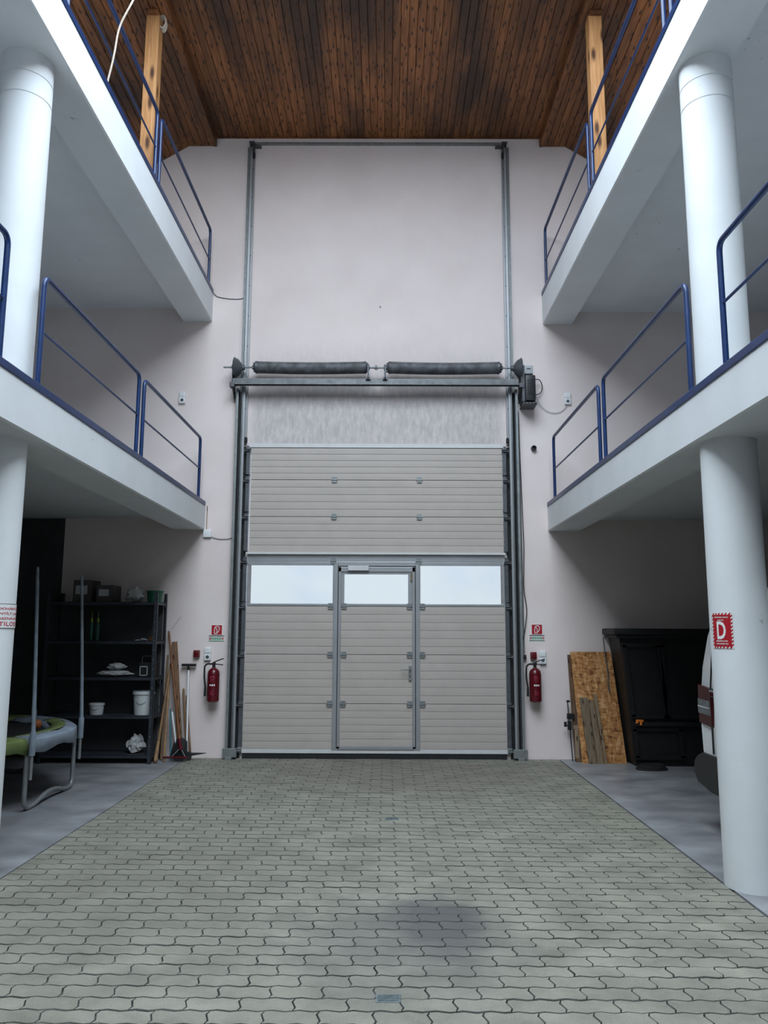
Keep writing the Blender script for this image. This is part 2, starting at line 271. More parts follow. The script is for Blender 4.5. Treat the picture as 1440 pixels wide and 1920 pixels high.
# ------------------------------------------------------------------ mesh helpers
ORG = {}
class MB:
    def __init__(s): s.v = []; s.f = []
    def add(s, vs, fs):
        b = len(s.v); s.v += [tuple(v) for v in vs]; s.f += [tuple(i+b for i in f) for f in fs]; return s
    def box(s, x0, x1, y0, y1, z0, z1):
        v = [(x0,y0,z0),(x1,y0,z0),(x1,y1,z0),(x0,y1,z0),(x0,y0,z1),(x1,y0,z1),(x1,y1,z1),(x0,y1,z1)]
        return s.add(v, [(0,3,2,1),(4,5,6,7),(0,1,5,4),(1,2,6,5),(2,3,7,6),(3,0,4,7)])
    def bbox(s, x0, x1, y0, y1, z0, z1, b=0.004):
        """box with bevelled edges"""
        bm = bmesh.new(); bmesh.ops.create_cube(bm, size=1)
        for q in bm.verts: q.co = Vector(((x0+x1)/2+q.co.x*(x1-x0), (y0+y1)/2+q.co.y*(y1-y0), (z0+z1)/2+q.co.z*(z1-z0)))
        bmesh.ops.bevel(bm, geom=list(bm.edges), offset=b, segments=2, profile=0.6, affect='EDGES')
        bm.verts.index_update(); s.add([q.co[:] for q in bm.verts], [[q.index for q in f.verts] for f in bm.faces]); bm.free(); return s
    def beam(s, a, b, wx, wy, ref=(0, 1, 0)):
        """rectangular bar from a to b"""
        a, b = Vector(a), Vector(b); d = (b-a).normalized(); r = d.cross(Vector(ref)).normalized(); u = r.cross(d)
        v = [p + r*sx*wx/2 + u*sy*wy/2 for p in (a, b) for sx, sy in ((-1,-1),(1,-1),(1,1),(-1,1))]
        return s.add(v, [(3,2,1,0),(4,5,6,7),(0,1,5,4),(1,2,6,5),(2,3,7,6),(3,0,4,7)])
    def tube(s, pts, r, n=10, cap=True, closed=False):
        P = [Vector(p) for p in pts]; N = len(P)
        rs = r if isinstance(r, (list, tuple)) else [r]*N
        prev = None; rings = []
        for i, p in enumerate(P):
            if closed: d = (P[(i+1) % N]-P[i-1])
            else: d = (P[min(i+1, N-1)]-P[max(i-1, 0)])
            d.normalize()
            if prev is None:
                a = Vector((0, 0, 1)) if abs(d.z) < 0.9 else Vector((1, 0, 0)); u = d.cross(a).normalized()
            else: u = (prev - d*prev.dot(d)).normalized()
            prev = u; w_ = d.cross(u)
            rings.append([p + (u*math.cos(2*PI*k/n)+w_*math.sin(2*PI*k/n))*rs[i] for k in range(n)])
        vs = [q for rg in rings for q in rg]; fs = []
        for i in range(N if closed else N-1):
            j = (i+1) % N
            for k in range(n): fs.append((i*n+k, i*n+(k+1) % n, j*n+(k+1) % n, j*n+k))
        if cap and not closed: fs += [tuple(range(n))[::-1], tuple((N-1)*n+k for k in range(n))]
        return s.add(vs, fs)
    def lathe(s, c, axis, prof, n=24):
        """prof: (distance along axis, radius)"""
        c = Vector(c); d = Vector(axis).normalized(); a = Vector((0,0,1)) if abs(d.z) < 0.9 else Vector((1,0,0)); u = d.cross(a).normalized(); w_ = d.cross(u)
        vs = [c + d*h + (u*math.cos(2*PI*k/n)+w_*math.sin(2*PI*k/n))*max(r, 1e-4) for h, r in prof for k in range(n)]
        fs = [(i*n+k, i*n+(k+1) % n, (i+1)*n+(k+1) % n, (i+1)*n+k) for i in range(len(prof)-1) for k in range(n)]
        fs += [tuple(range(n))[::-1], tuple((len(prof)-1)*n+k for k in range(n))]
        return s.add(vs, fs)
    def prism(s, poly, ax, a0, a1):
        """poly in the two other axes (in xyz order), extruded along ax from a0 to a1"""
        n = len(poly); vs = []
        for a in (a0, a1):
            for p in poly:
                q = list(p); q.insert(ax, a); vs.append(q)
        return s.add(vs, [tuple(range(n))[::-1], tuple(range(n, 2*n))]+[(i, (i+1) % n, n+(i+1) % n, n+i) for i in range(n)])
    def build(s, name, mt, parent=None, smooth=False, origin=None, kind=None, label=None, mats=None, fi=None):
        if parent is not None: o_ = ORG[parent.name]
        elif origin is not None: o_ = Vector(origin)
        else:
            xs = [v[0] for v in s.v]; ys = [v[1] for v in s.v]; zs = [v[2] for v in s.v]
            o_ = Vector(((min(xs)+max(xs))/2, (min(ys)+max(ys))/2, min(zs)))
        me = bpy.data.meshes.new(name); me.from_pydata([Vector(v)-o_ for v in s.v], [], s.f)
        bm = bmesh.new(); bm.from_mesh(me); bmesh.ops.recalc_face_normals(bm, faces=bm.faces); bm.to_mesh(me); bm.free()
        for q in (mats or [mt]): me.materials.append(q)
        if fi:
            for p_, ix in zip(me.polygons, fi): p_.material_index = ix
        if smooth:
            for p_ in me.polygons: p_.use_smooth = True
            try: me.set_sharp_from_angle(angle=math.radians(38))
            except Exception: pass
        ob = bpy.data.objects.new(name, me); C.objects.link(ob)
        if parent is not None: ob.parent = parent
        else: ob.location = o_
        ORG[ob.name] = o_
        if kind: ob['kind'] = kind
        if label: ob['label'] = label
        return ob
def empty(name, loc, label=None, cat=None, group=None, kind=None):
    o = bpy.data.objects.new(name, None); C.objects.link(o); o.location = loc; o.empty_display_size = 0.1; ORG[o.name] = Vector(loc)
    return tag(o, label, cat, group, kind)
def tag(o, label=None, cat=None, group=None, kind=None):
    if label: o['label'] = label
    if cat: o['category'] = cat
    if group: o['group'] = group
    if kind: o['kind'] = kind
    return o
def text_mesh(body, size, align='CENTER', ext=0.0006, bold=0.0, res=3):
    cu = bpy.data.curves.new('t', 'FONT'); cu.body = body; cu.size = size; cu.align_x = align; cu.align_y = 'CENTER'; cu.extrude = ext; cu.offset = bold; cu.resolution_u = res
    ob = bpy.data.objects.new('t', cu); C.objects.link(ob)
    dg = bpy.context.evaluated_depsgraph_get(); me = bpy.data.meshes.new_from_object(ob.evaluated_get(dg))
    vs = [tuple(v.co) for v in me.vertices]; fs = [tuple(p.vertices) for p in me.polygons]
    bpy.data.objects.remove(ob); bpy.data.curves.remove(cu); bpy.data.meshes.remove(me)
    return vs, fs
def fit_text(body, width, height, cx, cz, ext=0.0006, bold=0.0):
    """text fitted to a box, returned in (x, z, out) space"""
    vs, fs = text_mesh(body, 1.0, ext=0.5, bold=bold)
    xs = [v[0] for v in vs]; ys = [v[1] for v in vs]
    sx = width/(max(xs)-min(xs)); sy = height/(max(ys)-min(ys)); mx_, my_ = (max(xs)+min(xs))/2, (max(ys)+min(ys))/2
    return [((v[0]-mx_)*sx+cx, (v[1]-my_)*sy+cz, v[2]*2*ext) for v in vs], fs
def arc_path(pts, r, seg=5):
    """round the inner corners of a polyline"""
    P = [Vector(p) for p in pts]; o = [P[0]]
    for i in range(1, len(P)-1):
        a = (P[i-1]-P[i]); b = (P[i+1]-P[i]); t = min(r, a.length*0.48, b.length*0.48); a.normalize(); b.normalize()
        p0 = P[i]+a*t; p2 = P[i]+b*t
        for k in range(seg+1):
            u = k/seg; o.append(p0*(1-u)**2 + P[i]*2*u*(1-u) + p2*u*u)
    o.append(P[-1]); return o

# ------------------------------------------------------------------ setting: shell
YW = 9.93                 # face of the door wall
XL, XR = -7.6, 6.9        # outer walls
YB = -6.0
# door wall with gable outline and door opening
g = MB()
def wall_piece(poly): g.prism(poly, 1, YW, YW+0.25)
wall_piece([(XL, -0.3), (-1.722, -0.3), (-1.722, 3.86), (XL, 3.86)])
wall_piece([(1.49, -0.3), (XR, -0.3), (XR, 3.86), (1.49, 3.86)])
wall_piece([(XL, 3.86), (XR, 3.86), (XR, 5.9), (XL, 5.9)])
wall_piece([(XL, 5.9), (XR, 5.9), (2.43, 8.35), (-2.69, 8.35)])
tag(g.build('wall_back', M['door_wall'], kind='structure'), 'white painted end wall holding the sectional door', 'wall')
def qwall(name, box, label, mt='bay_shade'):
    tag(MB().box(*box).build(name, M[mt], kind='structure'), label, 'wall')
qwall('wall_left', (XL-0.2, XL, YB, YW+0.25, 0, 6.2), 'unseen wall behind the trampoline bay with the bay shade put into its colour')  # both side walls coloured near black in place of bay shade
qwall('wall_right', (XR, XR+0.2, YB, YW+0.25, 0, 6.2), 'unseen wall behind the van bay with the bay shade put into its colour')
qwall('wall_front', (XL, XR, YB-0.2, YB, 0, 9.0), 'wall behind the viewpoint', 'white')
tag(MB().box(XL-0.5, XR+0.5, YW+0.27, 60, -0.2, -0.06).build('trim_1', M['asphalt'], kind='structure'), 'asphalt yard outside the door', 'yard')
MB().box(-1.70, 1.50, YW-0.01, YW+0.30, -0.3, -0.002).build('trim_5', M['asphalt'], kind='structure').__setitem__('label', 'dark threshold under the sectional door')
# bay floors
tag(MB().box(XL, -2.392, YB, YW, -0.15, 0.0).build('trim_2', M['slab'], kind='structure'), 'smooth grey concrete floor of the left bay', 'floor')
tag(MB().box(2.128, XR, YB, YW, -0.15, 0.0).build('trim_3', M['slab'], kind='structure'), 'smooth grey concrete floor of the right bay', 'floor')
# galleries
def gallery(xe, s, xo, zb, zs, zt, zk, label):
    # xe nave edge, s = +1 when the gallery lies on the right
    q = [(xo, zs), (xe+s*0.38, zs), (xe+s*0.38, zb), (xe+s*0.012, zb), (xe, zb+0.012), (xe, zt), (xo, zt)]
    r = MB().prism(q, 1, YB, YW).build('gallery_slab', M['concrete_white'], kind='structure')
    tag(r, label, 'gallery')
    MB().bbox(min(xe-s*0.008, xe+s*0.07), max(xe-s*0.008, xe+s*0.07), YB, YW-0.02, zt, zk, 0.006).build('edge_strip', M['blue'], r, label='blue painted kerb strip along the gallery edge')
gallery(-2.29, -1, XL, 2.79, 2.935, 3.10, 3.155, 'white concrete gallery slab on the left over the trampoline bay')
gallery(-2.29, -1, XL, 5.56, 5.74, 5.94, 6.0, 'upper white concrete gallery slab on the left carrying a timber post')
gallery(2.066, 1, XR, 2.79, 2.935, 3.10, 3.155, 'white concrete gallery slab on the right over the van bay')
gallery(2.066, 1, XR, 5.53, 5.71, 5.92, 5.98, 'upper white concrete gallery slab on the right carrying a timber post')
# columns
def column(x, z0, z1, rings, label):
    R_ = 0.176
    prof = [(0, R_)]
    zs = sorted([z1-z0-d for d in rings])
    for h in zs: prof += [(h-0.006, R_), (h-0.003, R_-0.004), (h+0.003, R_-0.004), (h+0.006, R_)]
    prof += [(z1-z0, R_)]
    o = MB().lathe((x, 5.13, z0), (0, 0, 1), prof, 64).build('column', M['concrete_white'], kind='structure', smooth=True)
    return tag(o, label, 'column')
column(-2.567, 0, 2.79, [], 'white round column under the left lower gallery with the no smoking sign')
column(2.287, 0, 2.79, [], 'white round column in front of the van with the red letter D sign')
column(-2.567, 3.10, 5.56, [0.17, 0.33], 'white round column standing on the left lower gallery')
column(2.287, 3.10, 5.53, [0.17, 0.33], 'white round column standing on the right lower gallery')

# roof: deck + boards
ZC, ZS = 8.20, 8.07
YR = 6.6                   # far edge of the rooflight
cl, crx = -2.33, 2.10
ceil = MB()
ceil.box(cl-0.03, crx+0.03, YR, YW, ZC+0.03, ZC+0.12)
for s, xa, xb in ((-1, cl, -2.69), (1, crx, 2.43)):
    ceil.box(min(xa, xb), max(xa, xb), YB, YW, ZS+0.03, ZS+0.1)
    xo = xb+s*3.52; dz = 0.61*abs(xo-xb)
    ceil.prism([(xb, ZS+0.03), (xo, ZS+0.03-dz), (xo, ZS+0.12-dz), (xb, ZS+0.12)], 1, YB, YW)
    ceil.box(min(xa, xa+s*0.03), max(xa, xa+s*0.03), YR, YW, ZS, ZC+0.05)
ceiling = ceil.build('ceiling', M['ceil'], kind='structure'); tag(ceiling, 'pine boarded roof over the nave and galleries', 'ceiling')
# rooflight kerb
k = MB()
k.box(cl-0.16, cl, YB, YR, ZS+0.10, 8.50); k.box(crx, crx+0.16, YB, YR, ZS+0.10, 8.50); k.box(cl-0.16, crx+0.16, YR, YR+0.12, ZC+0.12, 8.50); k.box(cl-0.16, crx+0.16, YB, -2.3, 8.4, 8.50)
tag(k.build('trim_4', M['white'], kind='structure'), 'white kerb around the rooflight', 'trim')
def board_mesh(wd, ln, name):
    b = MB(); c = 0.006; t = 0.018
    prof = [(-wd/2+0.0015, 0.0+t), (-wd/2+0.0015, c), (-wd/2+c, 0), (wd/2-c, 0), (wd/2-0.0015, c), (wd/2-0.0015, t)]
    b.prism([(x, z) for x, z in prof], 1, 0, ln)
    me = bpy.data.meshes.new(name); me.from_pydata(b.v, [], b.f)
    bm = bmesh.new(); bm.from_mesh(me); bmesh.ops.recalc_face_normals(bm, faces=bm.faces); bm.to_mesh(me); bm.free()
    me.materials.append(M['ceil']); return me
def put_boards(me, n, p0, dx, dz, rot):
    for i in range(n):
        o = bpy.data.objects.new('ceiling_board', me); C.objects.link(o); o.parent = ceiling
        o.location = Vector(p0)+Vector((dx*i, 0, dz*i))-ORG['ceiling']; o.rotation_euler = (0, rot, 0)
nC = 48; wC = (crx-cl)/nC
put_boards(board_mesh(wC, YW-YR-0.004, 'centre_board'), nC, (cl+wC/2, YR, ZC+0.002), wC, 0, 0)
LB = YW-YB-0.01
put_boards(board_mesh(0.09, LB, 'soffit_board'), 4, (cl-0.045, YB, ZS+0.002), -0.09, 0, 0)
bm90 = board_mesh(0.0825, LB, 'soffit_board'); put_boards(bm90, 4, (crx+0.041, YB, ZS+0.002), 0.0825, 0, 0)
sl = math.atan(0.61); bs = board_mesh(0.094, LB, 'slope_board'); dxs, dzs = 0.094*math.cos(sl), 0.094*math.sin(sl)
put_boards(bs, 42, (-2.69-dxs/2, YB, ZS-dzs/2+0.004), -dxs, -dzs, -sl)
put_boards(bs, 42, (2.43+dxs/2, YB, ZS-dzs/2+0.004), dxs, -dzs, sl)
for x, s in ((cl, -1), (crx, 1)):
    MB().box(min(x, x-s*0.014), max(x, x-s*0.014), YR, YW-0.006, ZS-0.004, ZC-0.002).build('fascia_board', M['ceil'], ceiling)
# thin dark batten where the boards meet the wall
MB().box(cl+0.02, crx-0.02, YW-0.02, YW-0.004, ZC-0.012, ZC-0.002).build('batten', M['ceil'], ceiling)

# ------------------------------------------------------------------ paving
L_, W_ = 0.225, 0.1125
floor = MB().box(-2.392, 2.128, YB, YW, -0.2, -0.014).build('floor', M['sand'], kind='structure'); tag(floor, 'nave floor paved with wavy grey concrete stones', 'floor')
def paver_outline(x0, x1, left_wave=True, right_wave=True, gap=0.0022):
    """outline between x0..x1 of a stone whose long edges follow one common wave"""
    wy = lambda x: 0.0062*math.sin(2*PI*x/(L_/2))
    ex = lambda t: 0.0085*math.sin(2*PI*t)
    pts = []
    n = max(3, round((x1-x0)/L_*8))
    for i in range(n): u = i/n; x = x0+(x1-x0)*u; pts.append((x, wy(x)))
    for i in range(4): t = i/4; pts.append((x1+(ex(t) if right_wave else 0), t*W_+wy(x1)))
    for i in range(n): u = 1-i/n; x = x0+(x1-x0)*u; pts.append((x, W_+wy(x)))
    for i in range(4): t = 1-i/4; pts.append((x0+(ex(t) if left_wave else 0), t*W_+wy(x0)))
    return pts
def shrink(pts, d):
    n = len(pts); o = []
    for i in range(n):
        a, p, b = Vector(pts[i-1]), Vector(pts[i]), Vector(pts[(i+1) % n])
        e1, e2 = (p-a).normalized(), (b-p).normalized(); nm = (Vector((-e1.y, e1.x))+Vector((-e2.y, e2.x)))
        nm = nm.normalized() if nm.length > 1e-6 else Vector((0, 0)); o.append(p+nm*d)
    return o
def paver_geo(x0, x1, lw=True, rw=True):
    ol = paver_outline(x0, x1, lw, rw); n = len(ol)
    a = shrink(ol, 0.0018); b = shrink(ol, 0.0044)
    for q_ in (a, b):
        for p in q_: p.y += 0.0016 if p.y < W_/2 else -0.0016
    vs = [(p.x, p.y, -0.02) for p in a]+[(p.x, p.y, -0.0045) for p in a]+[(p.x, p.y, 0) for p in b]
    fs = [(i, (i+1) % n, n+(i+1) % n, n+i) for i in range(n)]+[(n+i, n+(i+1) % n, 2*n+(i+1) % n, 2*n+i) for i in range(n)]+[tuple(range(2*n, 3*n))]
    return vs, fs
def paver_mesh(x0, x1, lw=True, rw=True):
    vs, fs = paver_geo(x0, x1, lw, rw); me = bpy.data.meshes.new('paving_stone'); me.from_pydata(vs, [], fs); me.materials.append(M['paver']); me.materials.append(M['joint_dirt'])
    for p_ in me.polygons: p_.material_index = 0 if len(p_.vertices) > 4 else 1
    return me
full = (0, L_, True, True)
x0f = -2.386
stones = []
for r in range(int((YW-YB)/W_)):
    y = YW-0.012-W_*(r+1)
    if r % 2 == 0:
        for i in range(20): stones.append((x0f+i*L_, y, 'first' if i == 0 else 'last' if i == 19 else 'full'))
    else:
        stones.append((x0f, y, 'halfL'))
        for i in range(19): stones.append((x0f+L_/2+i*L_, y, 'full'))
        stones.append((x0f+L_/2+19*L_, y, 'halfR'))
kinds = {'full': full, 'first': (0, L_, False, True), 'last': (0, L_, True, False), 'halfL': (0, L_/2, False, True), 'halfR': (0, L_/2, True, False)}
def in_frame(x, y):
    d = Vector((x, y, 0))-Vector((0.0198, 0, 1.55)); z = d.dot(fw)
    if z < 0.1: return False
    px = 720+1480*d.dot(ri)/z; py = 960-1480*d.dot(up)/z
    return -10 < px < 1450 and py < 1925
vis = [s for s in stones if s[1] > 3.1 and (in_frame(s[0]+0.11, s[1]+0.05) or in_frame(s[0], s[1]+0.11) or in_frame(s[0]+0.22, s[1]+0.11))]
vis.sort(key=lambda s: s[1]); near = set(vis[:300])
# the two stones cut round the little metal covers
cover_at = [(0.034, 3.617), (0.073, 6.846)]
meshes = {k_: paver_mesh(*v_) for k_, v_ in kinds.items()}
rest = MB(); geo = {k_: paver_geo(*v_) for k_, v_ in kinds.items()}
for st in stones:
    x, y, kd = st; dz = random.uniform(-0.0016, 0.0012)
    if st in near:
        o = bpy.data.objects.new('paving_stone', meshes[kd]); C.objects.link(o); o.parent = floor
        o.location = Vector((x+random.uniform(-0.0008, 0.0008), y+random.uniform(-0.0008, 0.0008), dz))-ORG['floor']
        o.rotation_euler = (random.uniform(-0.008, 0.008), random.uniform(-0.005, 0.005), random.uniform(-0.003, 0.003))
    else:
        vs, fs = geo[kd]; ax, ay = random.uniform(-0.008, 0.008), random.uniform(-0.004, 0.004)
        rest.add([(vx+x, vy+y, vz+dz+ax*(vy-W_/2)+ay*(vx-L_/2)) for vx, vy, vz in vs], fs)
rest.build('paving_stones', M['paver'], floor, kind='stuff', mats=[M['paver'], M['joint_dirt']], fi=[0 if len(f_) > 4 else 1 for f_ in rest.f])
for (cx, cy), lb in zip(cover_at, ('small blue grey metal cover set in the paving nearest the viewpoint', 'small blue grey metal cover set in the paving halfway to the door')):
    c_ = empty('floor_cover', (cx, cy, 0.001), lb, 'cover')
    MB().bbox(cx-0.055, cx+0.055, cy-0.037, cy+0.037, -0.01, 0.004, 0.003).build('plate', M['cover'], c_)
    r_ = MB()
    for i in range(4): r_.box(cx-0.044, cx+0.044, cy-0.027+i*0.016, cy-0.021+i*0.016, 0.0035, 0.0065)
    r_.build('rib', M['cover'], c_)
# raised edging line beside the left and right bays
for x, lb in ((-2.392, 'left'), (2.124, 'right')):
    pass

# ------------------------------------------------------------------ sectional door
YD = 9.885
door = empty('door_1', (-0.12, YD, 0.0), 'grey sectional door with three windows and a wicket door', 'door', kind='structure')
def rib_panel(x0, x1, z0, z1, n, parent, mt='panel', name='door_panel', lip=0.0):
    """pressed panel: n raised bands with fine grooves between, bands of equal height"""
    b = MB(); h = (z1-z0)/n; yb = YD+0.035
    prof = [(yb, z0)]
    for i in range(n):
        a = z0+i*h; g0 = 0.0035 if i else 0.002
        prof += [(YD+(0.006 if i else 0.008), a), (YD, a+g0), (YD-0.0012, a+h*0.5), (YD, a+h-g0)]
    prof += [(YD+0.008, z1), (yb, z1)]
    vs = [(x, y, z) for x in (x0, x1) for y, z in prof]; N = len(prof)
    b.add(vs, [tuple(range(N))[::-1], tuple(range(N, 2*N))]+[(i, (i+1) % N, N+(i+1) % N, N+i) for i in range(N)])
    return b.build(name, M[mt], parent)
PX0, PX1 = -1.722, 1.490
zs = [0.065, 0.652, 1.244, 1.836]
wx0, wx1 = -0.600, 0.405        # wicket outer frame centre lines
for i in range(3):
    rib_panel(PX0, -0.628, zs[i]+(0.05 if i == 0 else 0.002), zs[i+1]-0.002, 6, door)
    rib_panel(0.428, PX1, zs[i]+(0.05 if i == 0 else 0.002), zs[i+1]-0.002, 6, door)
upz = [(2.505, 2.958), (2.962, 3.432), (3.436, 3.852)]
for a, b_ in upz: rib_panel(PX0+0.01, PX1, a, b_, 5, door)
MB().bbox(PX0-0.01, PX1+0.01, YD-0.006, YD+0.03, 0.065, 0.113, 0.003).build('bottom_rail', M['panel_light'], door)
MB().box(PX0+0.0, PX1, YD, YD+0.03, -0.002, 0.066).build('rubber_seal', M['rubber'], door)
MB().bbox(PX0-0.02, PX1+0.02, YD-0.012, YD+0.03, 3.852, 3.905, 0.003).build('top_rail', M['panel_light'], door)
MB().bbox(PX0-0.02, PX1+0.02, YD-0.045, YD+0.01, 2.478, 2.503, 0.003).build('lip_rail', M['panel_light'], door)
MB().bbox(PX0+0.0, PX1, YD-0.004, YD+0.02, 2.392, 2.478, 0.003).build('channel_rail', M['alu'], door, label='darker grey channel rail above the windows')
# window row: two side windows
def window(x0, x1, z0, z1, fr, parent, bot=0.028, top=0.045):
    f = MB()
    f.bbox(x0-fr, x1+fr, YD-0.002, YD+0.03, z1, z1+top, 0.003); f.bbox(x0-fr, x1+fr, YD-0.002, YD+0.03, z0-bot, z0, 0.003)
    f.box(x0-fr, x0, YD, YD+0.03, z0, z1); f.box(x1, x1+fr, YD, YD+0.03, z0, z1)
    fo = f.build('window_frame', M['alu'], parent)
    return fo
for x0, x1 in ((PX0+0.018, -0.650), (0.445, PX1-0.012)):
    fo = window(x0, x1, 1.866, 2.345, 0.016, door)
    MB().box(x0, x1, YD+0.012, YD+0.018, 1.866, 2.345).build('window_pane', M['pane'], fo)
bk = MB()
for a, b_ in ((0.03, 1.862), (2.350, 3.89)):
    bk.box(PX0+0.004, PX1-0.004, YD+0.0302, YD+0.038, a, b_)
bk.box(-0.648, -0.507, YD+0.0302, YD+0.038, 1.862, 2.35); bk.box(0.294, 0.443, YD+0.0302, YD+0.038, 1.862, 2.35); bk.box(-0.507, 0.294, YD+0.0302, YD+0.038, 2.237, 2.35)
bk.build('light_stop_sheet', M['rubber'], door)  # black sheet added behind the panels to block sky light at the joints
# outer frame of the wicket opening
f = MB()
for xa, xb in ((-0.640, -0.585), (0.385, 0.436)):
    f.bbox(xa, xb, YD-0.010, YD+0.03, 0.10, 2.392, 0.004)
f.bbox(-0.585, 0.385, YD-0.010, YD+0.03, 2.335, 2.392, 0.004)
f.build('wicket_frame', M['alu'], door)
wk = empty('wicket_door', (0, 0, 0)); wk.parent = door; ORG[wk.name] = ORG[door.name].copy()
# wicket leaf: door_1 > wicket_door > pieces
f = MB()
for xa, xb in ((-0.578, -0.543), (0.342, 0.378)):
    f.bbox(xa, xb, YD-0.016, YD+0.03, 0.118, 2.325, 0.004)
f.bbox(-0.578, 0.378, YD-0.016, YD+0.03, 0.108, 0.150, 0.004); f.bbox(-0.578, 0.378, YD-0.016, YD+0.03, 2.262, 2.325, 0.004)
f.bbox(-0.543, 0.342, YD-0.004, YD+0.03, 2.235, 2.262, 0.003); f.bbox(-0.543, 0.342, YD-0.004, YD+0.03, 1.838, 1.868, 0.003)
f.box(-0.543, -0.505, YD-0.004, YD+0.03, 1.868, 2.235); f.box(0.292, 0.342, YD-0.004, YD+0.03, 1.868, 2.235)
f.build('leaf_frame', M['alu'], wk)
MB().box(-0.505, 0.292, YD+0.010, YD+0.016, 1.868, 2.235).build('window_pane', M['pane'], wk)
for i in range(3): rib_panel(-0.543, 0.342, zs[i]+(0.085 if i == 0 else 0.002), zs[i+1]-0.002, 6, wk)
MB().bbox(-0.46, -0.20, YD-0.062, YD-0.014, 2.275, 2.335, 0.006).build('door_closer', M['panel_light'], wk, label='pale door closer box')
MB().bbox(0.322, 0.345, YD-0.03, YD-0.014, 2.15, 2.25, 0.004).build('strike', M['plank'], wk)
MB().bbox(0.298, 0.332, YD-0.026, YD-0.012, 0.935, 1.115, 0.004).build('lock_plate', M['zinc'], wk)
MB().tube(arc_path([(0.315, YD-0.02, 1.068), (0.315, YD-0.065, 1.068), (0.200, YD-0.065, 1.072)], 0.02), 0.008, 10).build('handle', M['zinc'], wk, smooth=True)
MB().lathe((0.315, YD-0.032, 0.985), (0, 1, 0), [(0, 0.008), (0.01, 0.008)], 12).build('keyhole', M['black'], wk)
# hinges on the joints
def hinge(x, z, parent):
    h = MB(); h.box(x-0.030, x+0.030, YD-0.012, YD+0.0, z+0.008, z+0.036); h.box(x-0.036, x+0.036, YD-0.024, YD-0.002, z-0.008, z+0.008); h.box(x-0.030, x+0.030, YD-0.016, YD, z-0.036, z-0.010)
    for dx in (-0.018, 0.018):
        h.lathe((x+dx, YD-0.018, z+0.025), (0, 1, 0), [(0, 0.005), (0.008, 0.005)], 6)
    h.build('hinge', M['zinc'], parent)
for z in zs[1:]:
    hinge(-0.672, z, door); hinge(0.468, z, door); hinge(-0.505, z, wk); hinge(0.308, z, wk)
for z in (2.960, 3.434): hinge(-0.645, z, door); hinge(0.435, z, door)
hinge(-0.645, 2.40, door); hinge(0.425, 2.40, door)
# end stiles, rollers
for s, xa in ((-1, PX0-0.056), (1, PX1+0.008)):
    for z0, z1 in ((0.13, 0.60), (0.70, 1.19), (1.29, 1.79), (1.89, 2.38), (2.52, 2.90), (3.02, 3.38), (3.50, 3.80)):
        MB().bbox(xa, xa+0.048, YD-0.010, YD+0.03, z0, z1, 0.004).build('end_stile', M['zinc_dark'], door)
    for z in (0.12, 0.652, 1.244, 1.836, 2.40, 2.960, 3.434, 3.83):
        r = MB(); xo = xa+0.03 + s*0.0
        r.bbox(xa-0.004, xa+0.052, YD-0.038, YD-0.006, z-0.012, z+0.016, 0.003)
        r.box(xa, xa+0.048, YD-0.006, YD+0.04, z-0.055, z+0.045)
        r.tube([(xa+0.024-0.02*s, YD-0.028, z-0.026), (xa+0.024+0.055*s, YD-0.028, z-0.026)], 0.007, 8)
        r.lathe((xa+0.024+0.040*s, YD-0.028, z-0.026), (s, 0, 0), [(0, 0.012), (0.001, 0.024), (0.012, 0.024), (0.013, 0.012)], 14)
        r.build('roller_bracket', M['zinc_dark'] if z > 0.2 else M['zinc'], door, smooth=True)
